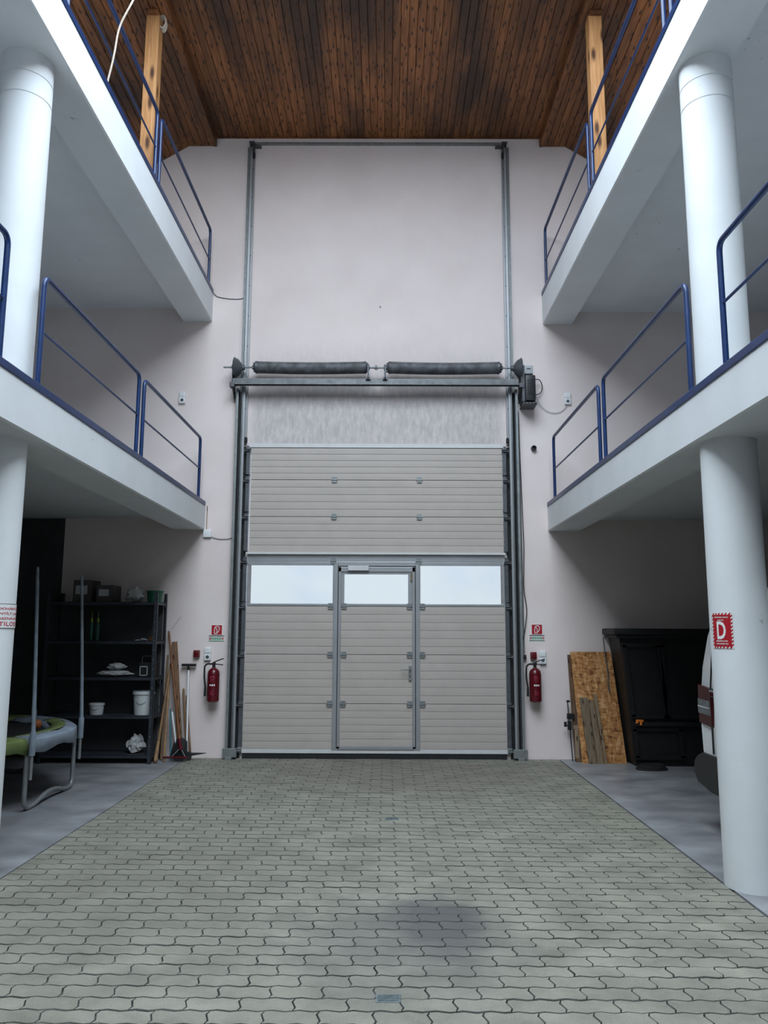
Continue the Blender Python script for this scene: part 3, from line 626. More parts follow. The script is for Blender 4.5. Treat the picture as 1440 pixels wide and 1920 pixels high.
# tracks up the wall
for s, x, nm in ((-1, -1.812, 'left'), (1, 1.590, 'right')):
    t = empty('door_track', (x, YW-0.02, 0.0), 'tall galvanised guide track running up the wall on the %s of the door' % nm, 'track')
    o = lambda a, b: (min(x+s*a, x+s*b), max(x+s*a, x+s*b))
    # wall angle (full height) and the C-shaped running channel
    q = MB(); a, b = o(0.030, 0.078); q.box(a, b, YW-0.006, YW-0.001, 0.0, 8.06); a, b = o(0.030, 0.036); q.box(a, b, YW-0.10, YW-0.001, 0.0, 8.06)
    q.build('wall_angle', M['zinc'], t)
    q = MB(); a, b = o(-0.028, 0.026); q.box(a, b, YW-0.016, YW-0.010, 3.9, 8.02); a, b = o(0.020, 0.026); q.box(a, b, YW-0.070, YW-0.010, 0.1, 8.02); a, b = o(-0.028, -0.022); q.box(a, b, YW-0.040, YW-0.010, 3.9, 8.02)
    a, b = o(-0.004, 0.026); q.box(a, b, YW-0.076, YW-0.070, 0.1, 8.02)
    q.build('running_channel', M['alu'], t)
    q = MB(); a, b = o(0.080, 0.112); q.bbox(a, b, YW-0.10, YW-0.001, 0.12, 4.62, 0.004); q.build('outer_frame', M['zinc'], t)
    q = MB(); a, b = o(0.036, 0.080); q.box(a, b, YW-0.012, YW-0.001, 0.1, 4.6); a, b = o(-0.050, 0.030); q.box(a, b, YW-0.009, YW-0.001, 0.0, 3.87); q.build('channel_shade', M['rubber'], t)  # black strips standing in for the shadow inside the track
    q = MB(); a, b = o(-0.035, 0.135); q.bbox(a, b, YW-0.14, YW-0.10, 0.025, 0.13, 0.006); a, b = o(0.02, 0.10); q.bbox(a, b, YW-0.15, YW-0.02, 0.0, 0.03, 0.004); q.build('foot_bracket', M['zinc'], t)
    q = MB(); a, b = o(-0.030, 0.045); q.bbox(a, b, YW-0.11, YW-0.001, 8.06, 8.085, 0.004); a, b = o(-0.11, 0.04); q.bbox(a, b, YW-0.04, YW-0.001, 8.035, 8.06, 0.003)
    q.bbox(*o(-0.012, 0.006), YW-0.09, YW-0.02, 7.93, 8.05, 0.003); q.build('end_bracket', M['zinc_dark'], t)
    MB().bbox(*o(-0.030, 0.002), YW-0.08, YW-0.02, 7.88, 7.95, 0.006).build('buffer', M['rubber'], t); MB().bbox(*o(-0.040, -0.008), YW-0.09, YW-0.03, 3.92, 3.98, 0.006).build('buffer', M['rubber'], t)
    for i in range(18):
        z = 0.6+i*0.42; q = MB(); q.lathe((x+s*0.0, YW-0.016, z), (0, -1, 0), [(0, 0.008), (0.004, 0.008), (0.006, 0.004)], 8); q.build('bolt', M['zinc_dark'], t)
tag(MB().bbox(-1.80, 1.55, YW-0.035, YW-0.001, 8.085, 8.118, 0.003).build('track_tie_bar', M['zinc']), 'thin galvanised tie bar joining the two tracks under the ceiling', 'bar')

# torsion spring unit
YS = 9.74
sp_ = empty('torsion_spring_unit', (-0.12, YS, 4.60), 'pair of long grey torsion springs on a shaft over the door', 'spring unit')
MB().tube([(-2.08, YS, 4.872), (1.72, YS, 4.872)], 0.0125, 12).build('shaft', M['zinc'], sp_, smooth=True)
def spring(x0, x1, sag):
    n = 78; R0 = 0.074; prof = []
    b = MB(); P = []; rr = []
    N = n*3
    for i in range(N+1):
        u = i/N; P.append((x0+(x1-x0)*u, YS, 4.872-sag*math.sin(PI*u))); rr.append(R0+0.0055*abs(math.sin(PI*u*n)))
    b.tube(P, rr, 20); return b
for x0, x1 in ((-1.655, -0.262), (0.052, 1.448)):
    so = spring(x0, x1, 0.012).build('spring', M['spring'], sp_, smooth=True)
    for xx, d in ((x0, -1), (x1, 1)):
        MB().lathe((xx-0.02*d, YS, 4.872), (d, 0, 0), [(0, 0.078), (0.028, 0.082), (0.034, 0.072), (0.050, 0.060), (0.052, 0.035), (0.072, 0.030)], 24).build('end_plug', M['zinc_dark'], so, smooth=True)
        for k_ in range(4):
            bl = MB(); an = k_*PI/2+0.4; bl.lathe((xx+0.03*d, YS+0.05*math.cos(an), 4.872+0.05*math.sin(an)), (d, 0, 0), [(0, 0.009), (0.014, 0.009)], 6).build('plug_bolt', M['zinc'], so)
for x, d, nm in ((-1.935, 1, 'cable_drum'), (1.735, -1, 'cable_drum')):
    MB().lathe((x, YS, 4.868), (d, 0, 0), [(-0.006, 0.125), (0.004, 0.135), (0.012, 0.125), (0.05, 0.105), (0.085, 0.06), (0.10, 0.035), (0.13, 0.032)], 32).build(nm, M['zinc_dark'], sp_, smooth=True)
q = MB(); q.bbox(-1.96, 1.70, YS-0.02, YS+0.03, 4.632, 4.722, 0.004); q.box(-1.96, 1.70, YS-0.045, YS-0.018, 4.622, 4.634); q.box(-1.96, 1.70, YS-0.045, YS-0.040, 4.622, 4.645)
q.build('carrier_rail', M['zinc_mid'], sp_)
for x in (-0.222, -0.005):
    q = MB(); q.bbox(x-0.012, x+0.012, YS-0.05, YS+0.01, 4.70, 4.90, 0.004); q.bbox(x-0.030, x+0.030, YS-0.05, YS+0.01, 4.70, 4.735, 0.004)
    q.lathe((x-0.018, YS, 4.872), (1, 0, 0), [(0, 0.034), (0.036, 0.034)], 16); q.build('bearing_bracket', M['zinc_dark'], sp_)
q = MB(); q.lathe((-0.145, YS, 4.872), (1, 0, 0), [(0, 0.022), (0.05, 0.022)], 12); q.lathe((-0.128, YS, 4.872), (1, 0, 0), [(0, 0.034), (0.016, 0.034)], 6); q.build('shaft_coupling', M['zinc'], sp_)
for x, s in ((-1.955, -1), (1.73, 1)):
    q = MB(); q.prism([(YW-0.005, 4.45), (YW-0.005, 4.96), (YS-0.04, 4.92), (YS-0.06, 4.62)], 0, x-0.004, x+0.004)
    q.bbox(x-0.03, x+0.03, YS-0.06, YS+0.04, 4.60, 4.66, 0.004)
    q.lathe((x, YS, 4.872), (1, 0, 0), [(-0.015, 0.035), (0.015, 0.035)], 16); q.build('side_plate', M['zinc_dark'], sp_)
for x in (-1.86, 1.66):
    MB().tube([(x, YS+0.06, 4.85), (x, YD-0.03, 0.12)], 0.003, 6).build('lift_cable', M['zinc_dark'], sp_)
# operator
op = empty('door_operator', (1.82, 9.8, 4.37), 'black electric door operator beside the right hand spring', 'motor')
q = MB(); q.bbox(1.775, 1.905, 9.66, 9.86, 4.42, 4.76, 0.02); q.build('housing', M['black'], op, smooth=True)
q = MB()
for i in range(7): q.box(1.80+i*0.014, 1.805+i*0.014, 9.652, 9.662, 4.50, 4.70)
q.build('cooling_fin', M['rubber'], op)
MB().bbox(1.768, 1.885, 9.70, 9.84, 4.785, 4.895, 0.008).build('control_box', M['grey_plastic'], op, smooth=True, label='light grey control box')
q = MB(); q.box(1.80, 1.85, 9.695, 9.70, 4.845, 4.855); q.build('slot', M['black'], op)
q = MB(); q.bbox(1.74, 1.775, 9.70, YW-0.002, 4.42, 4.90, 0.006); q.bbox(1.74, 1.92, 9.66, YW-0.002, 4.375, 4.400, 0.004); q.build('mounting_bracket', M['zinc_dark'], op)
for i in range(4): MB().lathe((1.765+i*0.042, 9.655, 4.388), (0, -1, 0), [(0, 0.010), (0.008, 0.010)], 6).build('bolt', M['black'], op)
MB().tube(arc_path([(1.90, 9.80, 4.74), (2.0, 9.85, 4.76), (2.04, 9.88, 4.65), (1.99, 9.88, 4.56), (1.90, 9.85, 4.56)], 0.08, 6), 0.006, 8).build('cable', M['black'], op, smooth=True)
MB().tube(arc_path([(1.93, 9.85, 4.58), (2.00, 9.90, 4.42), (2.12, 9.915, 4.33), (2.26, 9.915, 4.33), (2.35, 9.915, 4.42), (2.36, 9.915, 4.48)], 0.08, 6), 0.004, 8).build('power_lead', M['grey_plastic'], op, smooth=True)

# ------------------------------------------------------------------ railings
def railing(x, y0, y1, z0, zt, zm, label, group=None):
    t = empty('railing', (x, (y0+y1)/2, z0), label, 'railing')
    MB().tube(arc_path([(x, y0, z0-0.004), (x, y0, zt), (x, y1, zt), (x, y1, z0-0.004)], 0.07, 6), 0.0185, 12).build('tube_frame', M['blue'], t, smooth=True)
    MB().tube([(x, y0+0.01, zm), (x, y1-0.01, zm)], 0.0095, 8).build('middle_rail', M['blue'], t, smooth=True)
    for yy in (y0, y1): MB().lathe((x, yy, z0-0.003), (0, 0, 1), [(0, 0.026), (0.004, 0.026), (0.006, 0.02)], 14).build('foot_flange', M['blue'], t, smooth=True)
XRL, XRR = -2.325, 2.10
railing(XRL, 7.36, 9.68, 3.155, 3.93, 3.54, 'blue tube railing on the left lower gallery, nearest the end wall')
railing(XRL, 5.10, 7.20, 3.155, 3.93, 3.54, 'blue tube railing on the left lower gallery, second from the end wall')
railing(XRL, 2.30, 4.57, 3.155, 3.95, 3.54, 'blue tube railing cut by the left picture edge on the lower gallery')
railing(XRR, 7.52, 9.62, 3.155, 3.94, 3.53, 'blue tube railing on the right lower gallery, nearest the end wall')
railing(XRR, 5.22, 7.34, 3.155, 3.95, 3.54, 'blue tube railing on the right lower gallery, second from the end wall')
railing(XRR, 2.40, 4.66, 3.155, 3.96, 3.56, 'blue tube railing in front of the upper right column at the picture edge')
railing(XRL, 7.48, 9.78, 6.0, 6.78, 6.36, 'blue tube railing on the left upper gallery, nearest the end wall')
railing(XRL, 5.15, 7.34, 6.0, 6.76, 6.36, 'blue tube railing on the left upper gallery in front of the timber post')
railing(XRR, 7.56, 9.78, 5.98, 6.80, 6.36, 'blue tube railing on the right upper gallery, nearest the end wall')
railing(XRR, 5.35, 7.41, 5.98, 6.81, 6.36, 'blue tube railing on the right upper gallery in front of the timber post')
railing(XRR, 2.90, 5.20, 5.98, 6.81, 6.36, 'blue tube railing at the upper right picture edge with only its foot in view')
# timber posts
for x, lb in ((-2.495, 'square golden pine post on the left upper gallery with a rope at its top'), (2.225, 'square golden pine post on the right upper gallery')):
    zb = 5.94 if x < 0 else 5.92
    t = empty('timber_post', (x, 7.63, zb), lb, 'post')
    MB().bbox(x-0.070, x+0.070, 7.56, 7.70, zb, 7.90+0.17, 0.004).build('shaft', M['post'], t)
    MB().bbox(x-0.068, x+0.068, 7.50, 7.76, ZS-0.03, ZS+0.001, 0.004).build('head_plate', M['ceil'], t)
tag(MB().tube(arc_path([(-2.12, 6.2, 7.3), (-2.152, 6.0, 6.844), (-2.262, 6.0, 6.592), (-2.29, 6.0, 6.3), (-2.345, 6.0, 5.99)], 0.1, 6), 0.008, 8).build('hanging_rope', M['rope'], smooth=True), 'pale rope hanging across the upper left railing', 'rope')
cr_ = MB()
for i in range(5):
    pts = [(-2.405+0.035*math.cos(a*2*PI/14), 7.60+i*0.012, 8.00-i*0.004+0.075*math.sin(a*2*PI/14)) for a in range(14)]
    cr_.tube(pts, 0.008, 6, closed=True)
tag(cr_.build('rope_coil', M['rope'], smooth=True), 'pale rope coil hung at the top of the left timber post', 'rope')

# ------------------------------------------------------------------ wall fittings
def flat_xz(vf, y, b): b.add([(v[0], y-v[2], v[1]) for v in vf[0]], vf[1])
def ext_sign(x, z, nm):
    t = empty('fire_sign', (x, YW-0.005, z), 'red square fire extinguisher sign over the %s extinguisher' % nm, 'sign')
    MB().bbox(x-0.072, x+0.072, YW-0.006, YW-0.001, z-0.065, z+0.065, 0.001).build('sign_border', M['sign_white'], t)
    MB().box(x-0.064, x+0.064, YW-0.0075, YW-0.005, z-0.058, z+0.058).build('red_panel', M['sign_red'], t)
    q = MB(); yy = YW-0.0095
    # pictogram: cylinder body outline, head and hose arc
    def pl(pts, w_):
        for a, b in zip(pts[:-1], pts[1:]): q.beam((x+a[0], yy+0.001, z+a[1]), (x+b[0], yy+0.001, z+b[1]), 0.0022, w_, ref=(0, 1, 0)) if False else q.beam((x+a[0], yy+0.001, z+a[1]), (x+b[0], yy+0.001, z+b[1]), w_, 0.002, ref=(0, 1, 0))
    pl([(-0.028, -0.045), (-0.028, 0.010), (-0.018, 0.022), (-0.006, 0.022), (0.002, 0.008), (0.002, -0.045), (-0.028, -0.045)], 0.009)
    pl([(-0.026, 0.028), (-0.012, 0.042), (0.008, 0.046), (0.026, 0.038), (0.034, 0.018), (0.028, -0.008), (0.010, -0.034)], 0.009)
    pl([(-0.012, 0.022), (-0.012, 0.042)], 0.009)
    q.build('pictogram', M['sign_white'], t)
    z2 = z-0.105
    s_ = empty('sign_strip', (x-0.003, YW-0.005, z2), 'narrow strip of small green and red safety symbols under the %s extinguisher sign' % nm, 'sign')
    MB().bbox(x-0.098, x+0.094, YW-0.006, YW-0.001, z2-0.033, z2+0.033, 0.001).build('backing', M['sign_white'], s_)
    MB().box(x-0.098, x+0.094, YW-0.0075, YW-0.005, z2+0.026, z2+0.034).build('top_edge', M['black'], s_)
    MB().box(x-0.094, x+0.090, YW-0.0072, YW-0.005, z2-0.031, z2-0.026).build('bottom_line', M['sign_green'], s_)
    for i in range(6):
        xa = x-0.092+i*0.031; mm = M['sign_red'] if i in (0, 5) else M['sign_green']
        MB().box(xa, xa+0.025, YW-0.0075, YW-0.005, z2-0.015, z2+0.014).build('symbol_tile', mm, s_)
        q = MB(); q.beam((xa+0.006, YW-0.009, z2-0.008), (xa+0.018, YW-0.009, z2+0.008), 0.004, 0.002); q.beam((xa+0.008, YW-0.009, z2+0.006), (xa+0.019, YW-0.009, z2-0.002), 0.003, 0.002)
        q.build('symbol', M['sign_white'], s_)
ext_sign(-2.088, 1.538, 'left'); ext_sign(1.893, 1.560, 'right')
def alarm(x, z, nm):
    t = empty('alarm_box', (x, YW, z), 'small red fire alarm call box on the wall %s' % nm, 'alarm')
    MB().bbox(x-0.038, x+0.038, YW-0.055, YW-0.001, z-0.043, z+0.043, 0.01).build('case', M['red_dark'], t, smooth=True)
    MB().bbox(x-0.022, x+0.022, YW-0.060, YW-0.052, z-0.026, z+0.016, 0.003).build('press_plate', M['red'], t)
alarm(-2.322, 1.246, 'left of the left extinguisher'); alarm(1.838, 1.240, 'above the right extinguisher')
def sock(x, z, lb, h=0.075, sw=True):
    t = empty('wall_socket', (x, YW, z), lb, 'socket')
    if sw:
        MB().bbox(x-0.040, x+0.040, YW-0.030, YW-0.001, z+0.002, z+0.080, 0.007).build('switch_plate', M['white_plastic'], t, smooth=True)
        MB().bbox(x-0.027, x-0.001, YW-0.036, YW-0.028, z+0.014, z+0.068, 0.003).build('rocker', M['white_plastic'], t)
        MB().bbox(x+0.001, x+0.027, YW-0.036, YW-0.028, z+0.014, z+0.068, 0.003).build('rocker', M['white_plastic'], t)
    MB().bbox(x-0.040, x+0.040, YW-0.036, YW-0.001, z-0.078, z+0.0, 0.007).build('socket_plate', M['white_plastic'], t, smooth=True)
    MB().lathe((x, YW-0.034, z-0.038), (0, -1, 0), [(0, 0.028), (0.004, 0.028), (0.004, 0.022), (0.0005, 0.020)], 20).build('socket_rim', M['white_plastic'], t, smooth=True)
    MB().lathe((x, YW-0.035, z-0.038), (0, -1, 0), [(0, 0.021), (0.0012, 0.021)], 20).build('socket_recess', M['zinc_dark'], t)
sock(-2.188, 1.244, 'white light switch and socket above the left extinguisher')
sock(1.953, 1.218, 'white light switch and socket above the right extinguisher')
sock(-2.638, 4.52, 'white socket on the wall behind the left lower gallery railing')
sock(2.360, 4.52, 'white socket with a lead plugged in behind the right lower gallery railing')
tag(MB().lathe((1.905, YW-0.002, 3.86), (0, -1, 0), [(0, 0.034), (0.045, 0.034), (0.046, 0.024), (0.01, 0.022)], 20).build('pipe_stub', M['black'], smooth=True), 'black round pipe stub in the wall below the motor', 'pipe')
t = empty('junction_box', (-2.246, YW, 2.745), 'small white junction box under the left lower gallery with a thin cable', 'junction box')
MB().bbox(-2.296, -2.196, YW-0.035, YW-0.001, 2.695, 2.795, 0.005).build('lid', M['white_plastic'], t, smooth=True)
MB().tube(arc_path([(-2.196, YW-0.012, 2.70), (-2.10, YW-0.01, 2.672), (-1.98, YW-0.01, 2.675), (-1.92, YW-0.012, 2.70)], 0.05), 0.004, 6).build('cable', M['zinc_dark'], t, smooth=True)
MB().tube(arc_path([(-2.262, YW-0.01, 3.10), (-2.262, YW-0.01, 2.79)], 0.02), 0.005, 6).build('feed_cable', M['plank'], t)
tag(MB().tube(arc_path([(-2.280, YW-0.02, 5.95), (-2.24, YW-0.01, 5.905), (-2.10, YW-0.008, 5.875), (-1.95, YW-0.008, 5.87), (-1.885, YW-0.008, 5.885)], 0.08), 0.0045, 6).build('wall_cable', M['zinc_dark'], smooth=True), 'thin grey cable sagging from the left upper gallery to the track', 'cable')
# control cable and push button on the right of the door
t = empty('control_cable', (1.715, YW, 0.88), 'thin conduit with a slack black control cable right of the door', 'cable')
MB().tube([(1.722, YW-0.012, 4.35), (1.728, YW-0.012, 1.27)], 0.007, 8).build('conduit', M['zinc'], t, smooth=True)
MB().tube([(1.690, YW-0.012, 1.13), (1.695, YW-0.012, 0.90)], 0.009, 8).build('lower_conduit', M['zinc'], t, smooth=True)
MB().tube(arc_path([(1.716, YW-0.02, 4.3), (1.735, YW-0.02, 3.4), (1.752, YW-0.02, 2.6), (1.735, YW-0.03, 2.05), (1.775, YW-0.03, 1.80), (1.735, YW-0.03, 1.52), (1.690, YW-0.03, 1.35), (1.685, YW-0.03, 1.25), (1.705, YW-0.03, 1.13)], 0.1), 0.005, 8).build('slack_cable', M['black'], t, smooth=True)
MB().bbox(1.702, 1.748, YW-0.05, YW-0.001, 1.195, 1.250, 0.006).build('push_button_box', M['black'], t, smooth=True)
tag(MB().lathe((-0.074, YW, 5.77), (0, -1, 0), [(0, 0.007), (0.02, 0.007)], 8).build('wall_plug', M['zinc_dark']), 'tiny metal screw in the middle of the wall above the springs', 'screw')

def extinguisher(x, z0, lb):
    t = empty('fire_extinguisher', (x, YW-0.12, z0), lb, 'fire extinguisher')
    Y = YW-0.115
    MB().lathe((x, Y, z0), (0, 0, 1), [(0, 0.054), (0.012, 0.070), (0.03, 0.073), (0.335, 0.073), (0.372, 0.066), (0.396, 0.043), (0.408, 0.024), (0.414, 0.022)], 32).build('cylinder', M['red'], t, smooth=True)
    MB().lathe((x, Y, z0+0.412), (0, 0, 1), [(0, 0.019), (0.03, 0.019), (0.035, 0.024), (0.06, 0.022)], 16).build('valve', M['black'], t, smooth=True)
    MB().tube(arc_path([(x-0.02, Y, z0+0.450), (x+0.03, Y-0.01, z0+0.453), (x+0.115, Y-0.02, z0+0.445)], 0.02), 0.007, 8).build('lower_handle', M['black'], t, smooth=True)
    MB().tube(arc_path([(x-0.02, Y, z0+0.462), (x+0.03, Y-0.01, z0+0.490), (x+0.12, Y-0.02, z0+0.520)], 0.02), 0.007, 8).build('squeeze_lever', M['black'], t, smooth=True)
    MB().tube(arc_path([(x-0.015, Y-0.01, z0+0.453), (x-0.075, Y-0.02, z0+0.458), (x-0.108, Y-0.02, z0+0.43), (x-0.112, Y-0.01, z0+0.30), (x-0.095, Y-0.01, z0+0.18)], 0.05, 6), 0.011, 10).build('hose', M['rubber'], t, smooth=True)
    MB().lathe((x-0.096, Y-0.01, z0+0.07), (0.02, 0, 1), [(0, 0.016), (0.10, 0.014), (0.115, 0.011)], 12).build('nozzle', M['rubber'], t, smooth=True)
    MB().bbox(x-0.05, x+0.05, Y+0.07, YW-0.001, z0+0.20, z0+0.30, 0.004).build('wall_bracket', M['zinc_dark'], t)
    # printed label wrapped on the cylinder
    def wrapf(vf, nm, mt, kd=None):
        q = MB(); R_ = 0.0735
        q.add([(x+(R_+v[2])*math.sin(v[0]/R_), Y-(R_+v[2])*math.cos(v[0]/R_), v[1]) for v in vf[0]], vf[1]); q.build(nm, mt, t, kind=kd)
    rows = [(0.300, 0.062, 0.008), (0.285, 0.07, 0.004), (0.268, 0.055, 0.005), (0.250, 0.06, 0.004), (0.135, 0.055, 0.006), (0.120, 0.05, 0.005), (0.105, 0.052, 0.005), (0.090, 0.045, 0.005)]
    q = ([], [])
    for h, wd, th in rows:
        nseg = 5
        for i in range(nseg):
            if random.random() < 0.2: continue
            a = -wd/2+wd*i/nseg; b = a+wd/nseg*0.85; k0 = len(q[0])
            q[0].extend([(a, z0+h, 0.0003), (b, z0+h, 0.0003), (b, z0+h+th, 0.0003), (a, z0+h+th, 0.0003)]); q[1].append((k0, k0+1, k0+2, k0+3))
    wrapf(q, 'printed_lines', M['sign_pink'], 'stuff')
    q = ([], [])
    for i in range(3):
        a = -0.030+i*0.024; k0 = len(q[0])
        q[0].extend([(a, z0+0.195, 0.0004), (a+0.017, z0+0.195, 0.0004), (a+0.017, z0+0.215, 0.0004), (a, z0+0.215, 0.0004)]); q[1].append((k0, k0+1, k0+2, k0+3))
    wrapf(q, 'class_symbol', M['sign_white'])
extinguisher(-2.085, 0.672, 'red fire extinguisher hung left of the door beside the black headed pole')
extinguisher(1.838, 0.685, 'red fire extinguisher hung right of the door beside the strand board')

# signs on the columns
def wrapped_sign(name, cx, cy, ang0, R_, z, items, lb, peel=0.0):
    """items: (verts (u, v, out), faces, material, part name). angle 0 faces the camera side (-y), positive to +x"""
    t = empty(name, (cx, cy-R_, z), lb, 'sign')
    for vs, fs, mt, nm in items:
        if nm == 'lettering':      # cut the letters into narrow strips so that they bend with the column
            bm = bmesh.new(); bv = [bm.verts.new(v) for v in vs]
            for f_ in fs:
                try: bm.faces.new([bv[i] for i in f_])
                except ValueError: pass
            bmesh.ops.triangulate(bm, faces=bm.faces)
            u = -0.15
            while u < 0.15:
                bmesh.ops.bisect_plane(bm, geom=bm.verts[:]+bm.edges[:]+bm.faces[:], plane_co=(u, 0, 0), plane_no=(1, 0, 0)); u += 0.007
            if peel:
                for k_ in range(-12, 13): bmesh.ops.bisect_plane(bm, geom=bm.verts[:]+bm.edges[:]+bm.faces[:], plane_co=(0, k_*0.009, 0), plane_no=(0, 1, 0))
            bm.verts.index_update(); vs = [v.co[:] for v in bm.verts]; fs = [tuple(v.index for v in f_.verts) for f_ in bm.faces]; bm.free()
        q = MB(); o_ = []
        for u, v, d in vs:
            lim = -0.045 if peel and v > -0.02 else -1e9
            if peel:
                lim = -0.042-0.14*max(0, min(1, (0.10-v)/0.22))
            uu = max(u, lim); a = ang0+uu/R_; r = R_+0.0015+d
            px, py = cx+r*math.sin(a), cy-r*math.cos(a)
            if u < lim: px += (u-lim)*math.cos(a); py += (u-lim)*math.sin(a)
            o_.append((px, py, z+v))
        q.add(o_, fs); q.build(nm, mt, t)
    return t
def sheet(w_, h_, d=0.0, nu=24, nv=8, th=0.0012, cu=0, cv=0):
    vs = []; fs = []
    for s_ in (0, 1):
        for j in range(nv+1):
            for i in range(nu+1): vs.append((cu-w_/2+w_*i/nu, cv-h_/2+h_*j/nv, d+th*s_))
    n1 = nu+1; K = n1*(nv+1)
    for j in range(nv):
        for i in range(nu):
            a = j*n1+i; fs.append((a+K, a+1+K, a+1+n1+K, a+n1+K)); fs.append((a, a+n1, a+1+n1, a+1))
    for i in range(nu): fs.append((i, i+1, i+1+K, i+K)); a = nv*n1+i; fs.append((a, a+K, a+1+K, a+1))
    for j in range(nv): a = j*n1; fs.append((a, a+K, a+n1+K, a+n1)); a = j*n1+nu; fs.append((a, a+n1, a+n1+K, a+K))
    return vs, fs
RC = 0.176
its = [sheet(0.30, 0.155)+(M['sign_white'], 'sheet')]
lines = [('A DOHÁNYZÁS', 0.048, 0.019, 0.25), ('ÉS NYÍLT LÁNG', 0.017, 0.018, 0.25), ('HASZNÁLATA', -0.014, 0.018, 0.22), ('TILOS!', -0.050, 0.027, 0.165)]
for tx, v, h, wd in lines:
    vs, fs = fit_text(tx, wd, h, 0, v, ext=0.0004, bold=0.01)
    its.append(([(a, b, c+0.002) for a, b, c in vs], fs, M['sign_pink'], 'lettering'))
b_ = MB()
for v in (0.0765, -0.0765): its.append(sheet(0.30, 0.0022, d=0.0012, nv=1, cv=v)+(M['black'], 'edge_line'))
wrapped_sign('no_smoking_sign', -2.567, 5.13, 1.37, RC, 1.627, its, 'white sheet with red Hungarian no smoking lettering on the left column')
its = [sheet(0.150, 0.222)+(M['sign_white'], 'sheet'), sheet(0.126, 0.198, d=0.0012)+(M['sign_red'], 'red_panel')]
q_ = ([], [])
def slant(u0, v0, u1, v1, du, dv):
    k0 = len(q_[0]); q_[0].extend([(u0, v0, 0.0021), (u1, v1, 0.0021), (u1+du, v1+dv, 0.0021), (u0+du, v0+dv, 0.0021)]); q_[1].append((k0, k0+1, k0+2, k0+3))
for i in range(6):
    u = -0.066+i*0.023; slant(u, 0.099, u+0.008, 0.110, 0.011, 0); slant(u, -0.110, u+0.008, -0.099, 0.011, 0)
for i in range(9):
    v = -0.098+i*0.0225; slant(-0.074, v, -0.063, v+0.008, 0, 0.011); slant(0.063, v, 0.074, v+0.008, 0, 0.011)
its.append(q_+(M['sign_red'], 'hatched_border'))
for tx, v, h, wd in (('TŰZVESZÉLYESSÉGI', 0.084, 0.010, 0.098), ('OSZTÁLY', 0.066, 0.009, 0.045), ('D', 0.002, 0.112, 0.062), ('MÉRSÉKELTEN', -0.064, 0.010, 0.080), ('TŰZVESZÉLYES', -0.081, 0.010, 0.085)):
    vs, fs = fit_text(tx, wd, h, 0.0, v, ext=0.0004, bold=0.02)
    its.append(([(a, b, c+0.0032) for a, b, c in vs], fs, M['sign_white'], 'lettering'))
wrapped_sign('fire_class_sign', 2.287, 5.13, -1.04, RC, 1.552, its, 'red sign with a big white letter D on the right column', peel=1)

# ------------------------------------------------------------------ left bay: trampoline
TX, TY, TR = -4.395, 7.53, 1.41
tr = empty('trampoline', (TX, TY, 0), 'trampoline with green and grey edge pad and padded net poles in the left bay', 'trampoline')
circ = lambda r, z, n=72: [(TX+r*math.cos(2*PI*i/n), TY+r*math.sin(2*PI*i/n), z) for i in range(n)]
MB().tube(circ(TR-0.03, 0.575), 0.02, 8, closed=True).build('ring', M['zinc'], tr, smooth=True)
MB().lathe((TX, TY, 0.555), (0, 0, 1), [(0, TR-0.22), (0.008, TR-0.22)], 72).build('jumping_mat', M['mat_black'], tr)
def pad(a0, a1, mt, nm, seed):
    rnd = random.Random(seed); q = MB(); n = 22; rows = []
    for i in range(n+1):
        a = a0+(a1-a0)*i/n; wob = rnd.uniform(-0.012, 0.012); drop = 0.11+0.02*math.sin(i*0.9)+wob
        c_, s_ = math.cos(a), math.sin(a)
        pf = [(TR-0.25, 0.575+wob), (TR-0.19, 0.60+wob*1.5), (TR-0.10, 0.612-wob*1.3), (TR+0.0, 0.612), (TR+0.035, 0.59), (TR+0.045+wob, 0.60-drop)]
        rows.append([(TX+r*c_, TY+r*s_, z) for r, z in pf])
    vs = [p for r in rows for p in r]; m_ = len(rows[0])
    fs = [(i*m_+k, i*m_+k+1, (i+1)*m_+k+1, (i+1)*m_+k) for i in range(n) for k in range(m_-1)]
    q.add(vs, fs); o = q.build(nm, mt, tr, smooth=True)
    md = o.modifiers.new('thick', 'SOLIDIFY'); md.thickness = 0.012; return o
a1_ = math.radians(-22)
pad(math.radians(-112), a1_, M['pad_green'], 'green_pad', 3)
pad(a1_, math.radians(68), M['pad_grey'], 'grey_pad', 4)
pad(math.radians(68), math.radians(112), M['pad_green'], 'green_pad', 5)
pad(math.radians(112), math.radians(190), M['pad_grey'], 'grey_pad', 6)
pad(math.radians(190), math.radians(248), M['pad_green'], 'green_pad', 8)
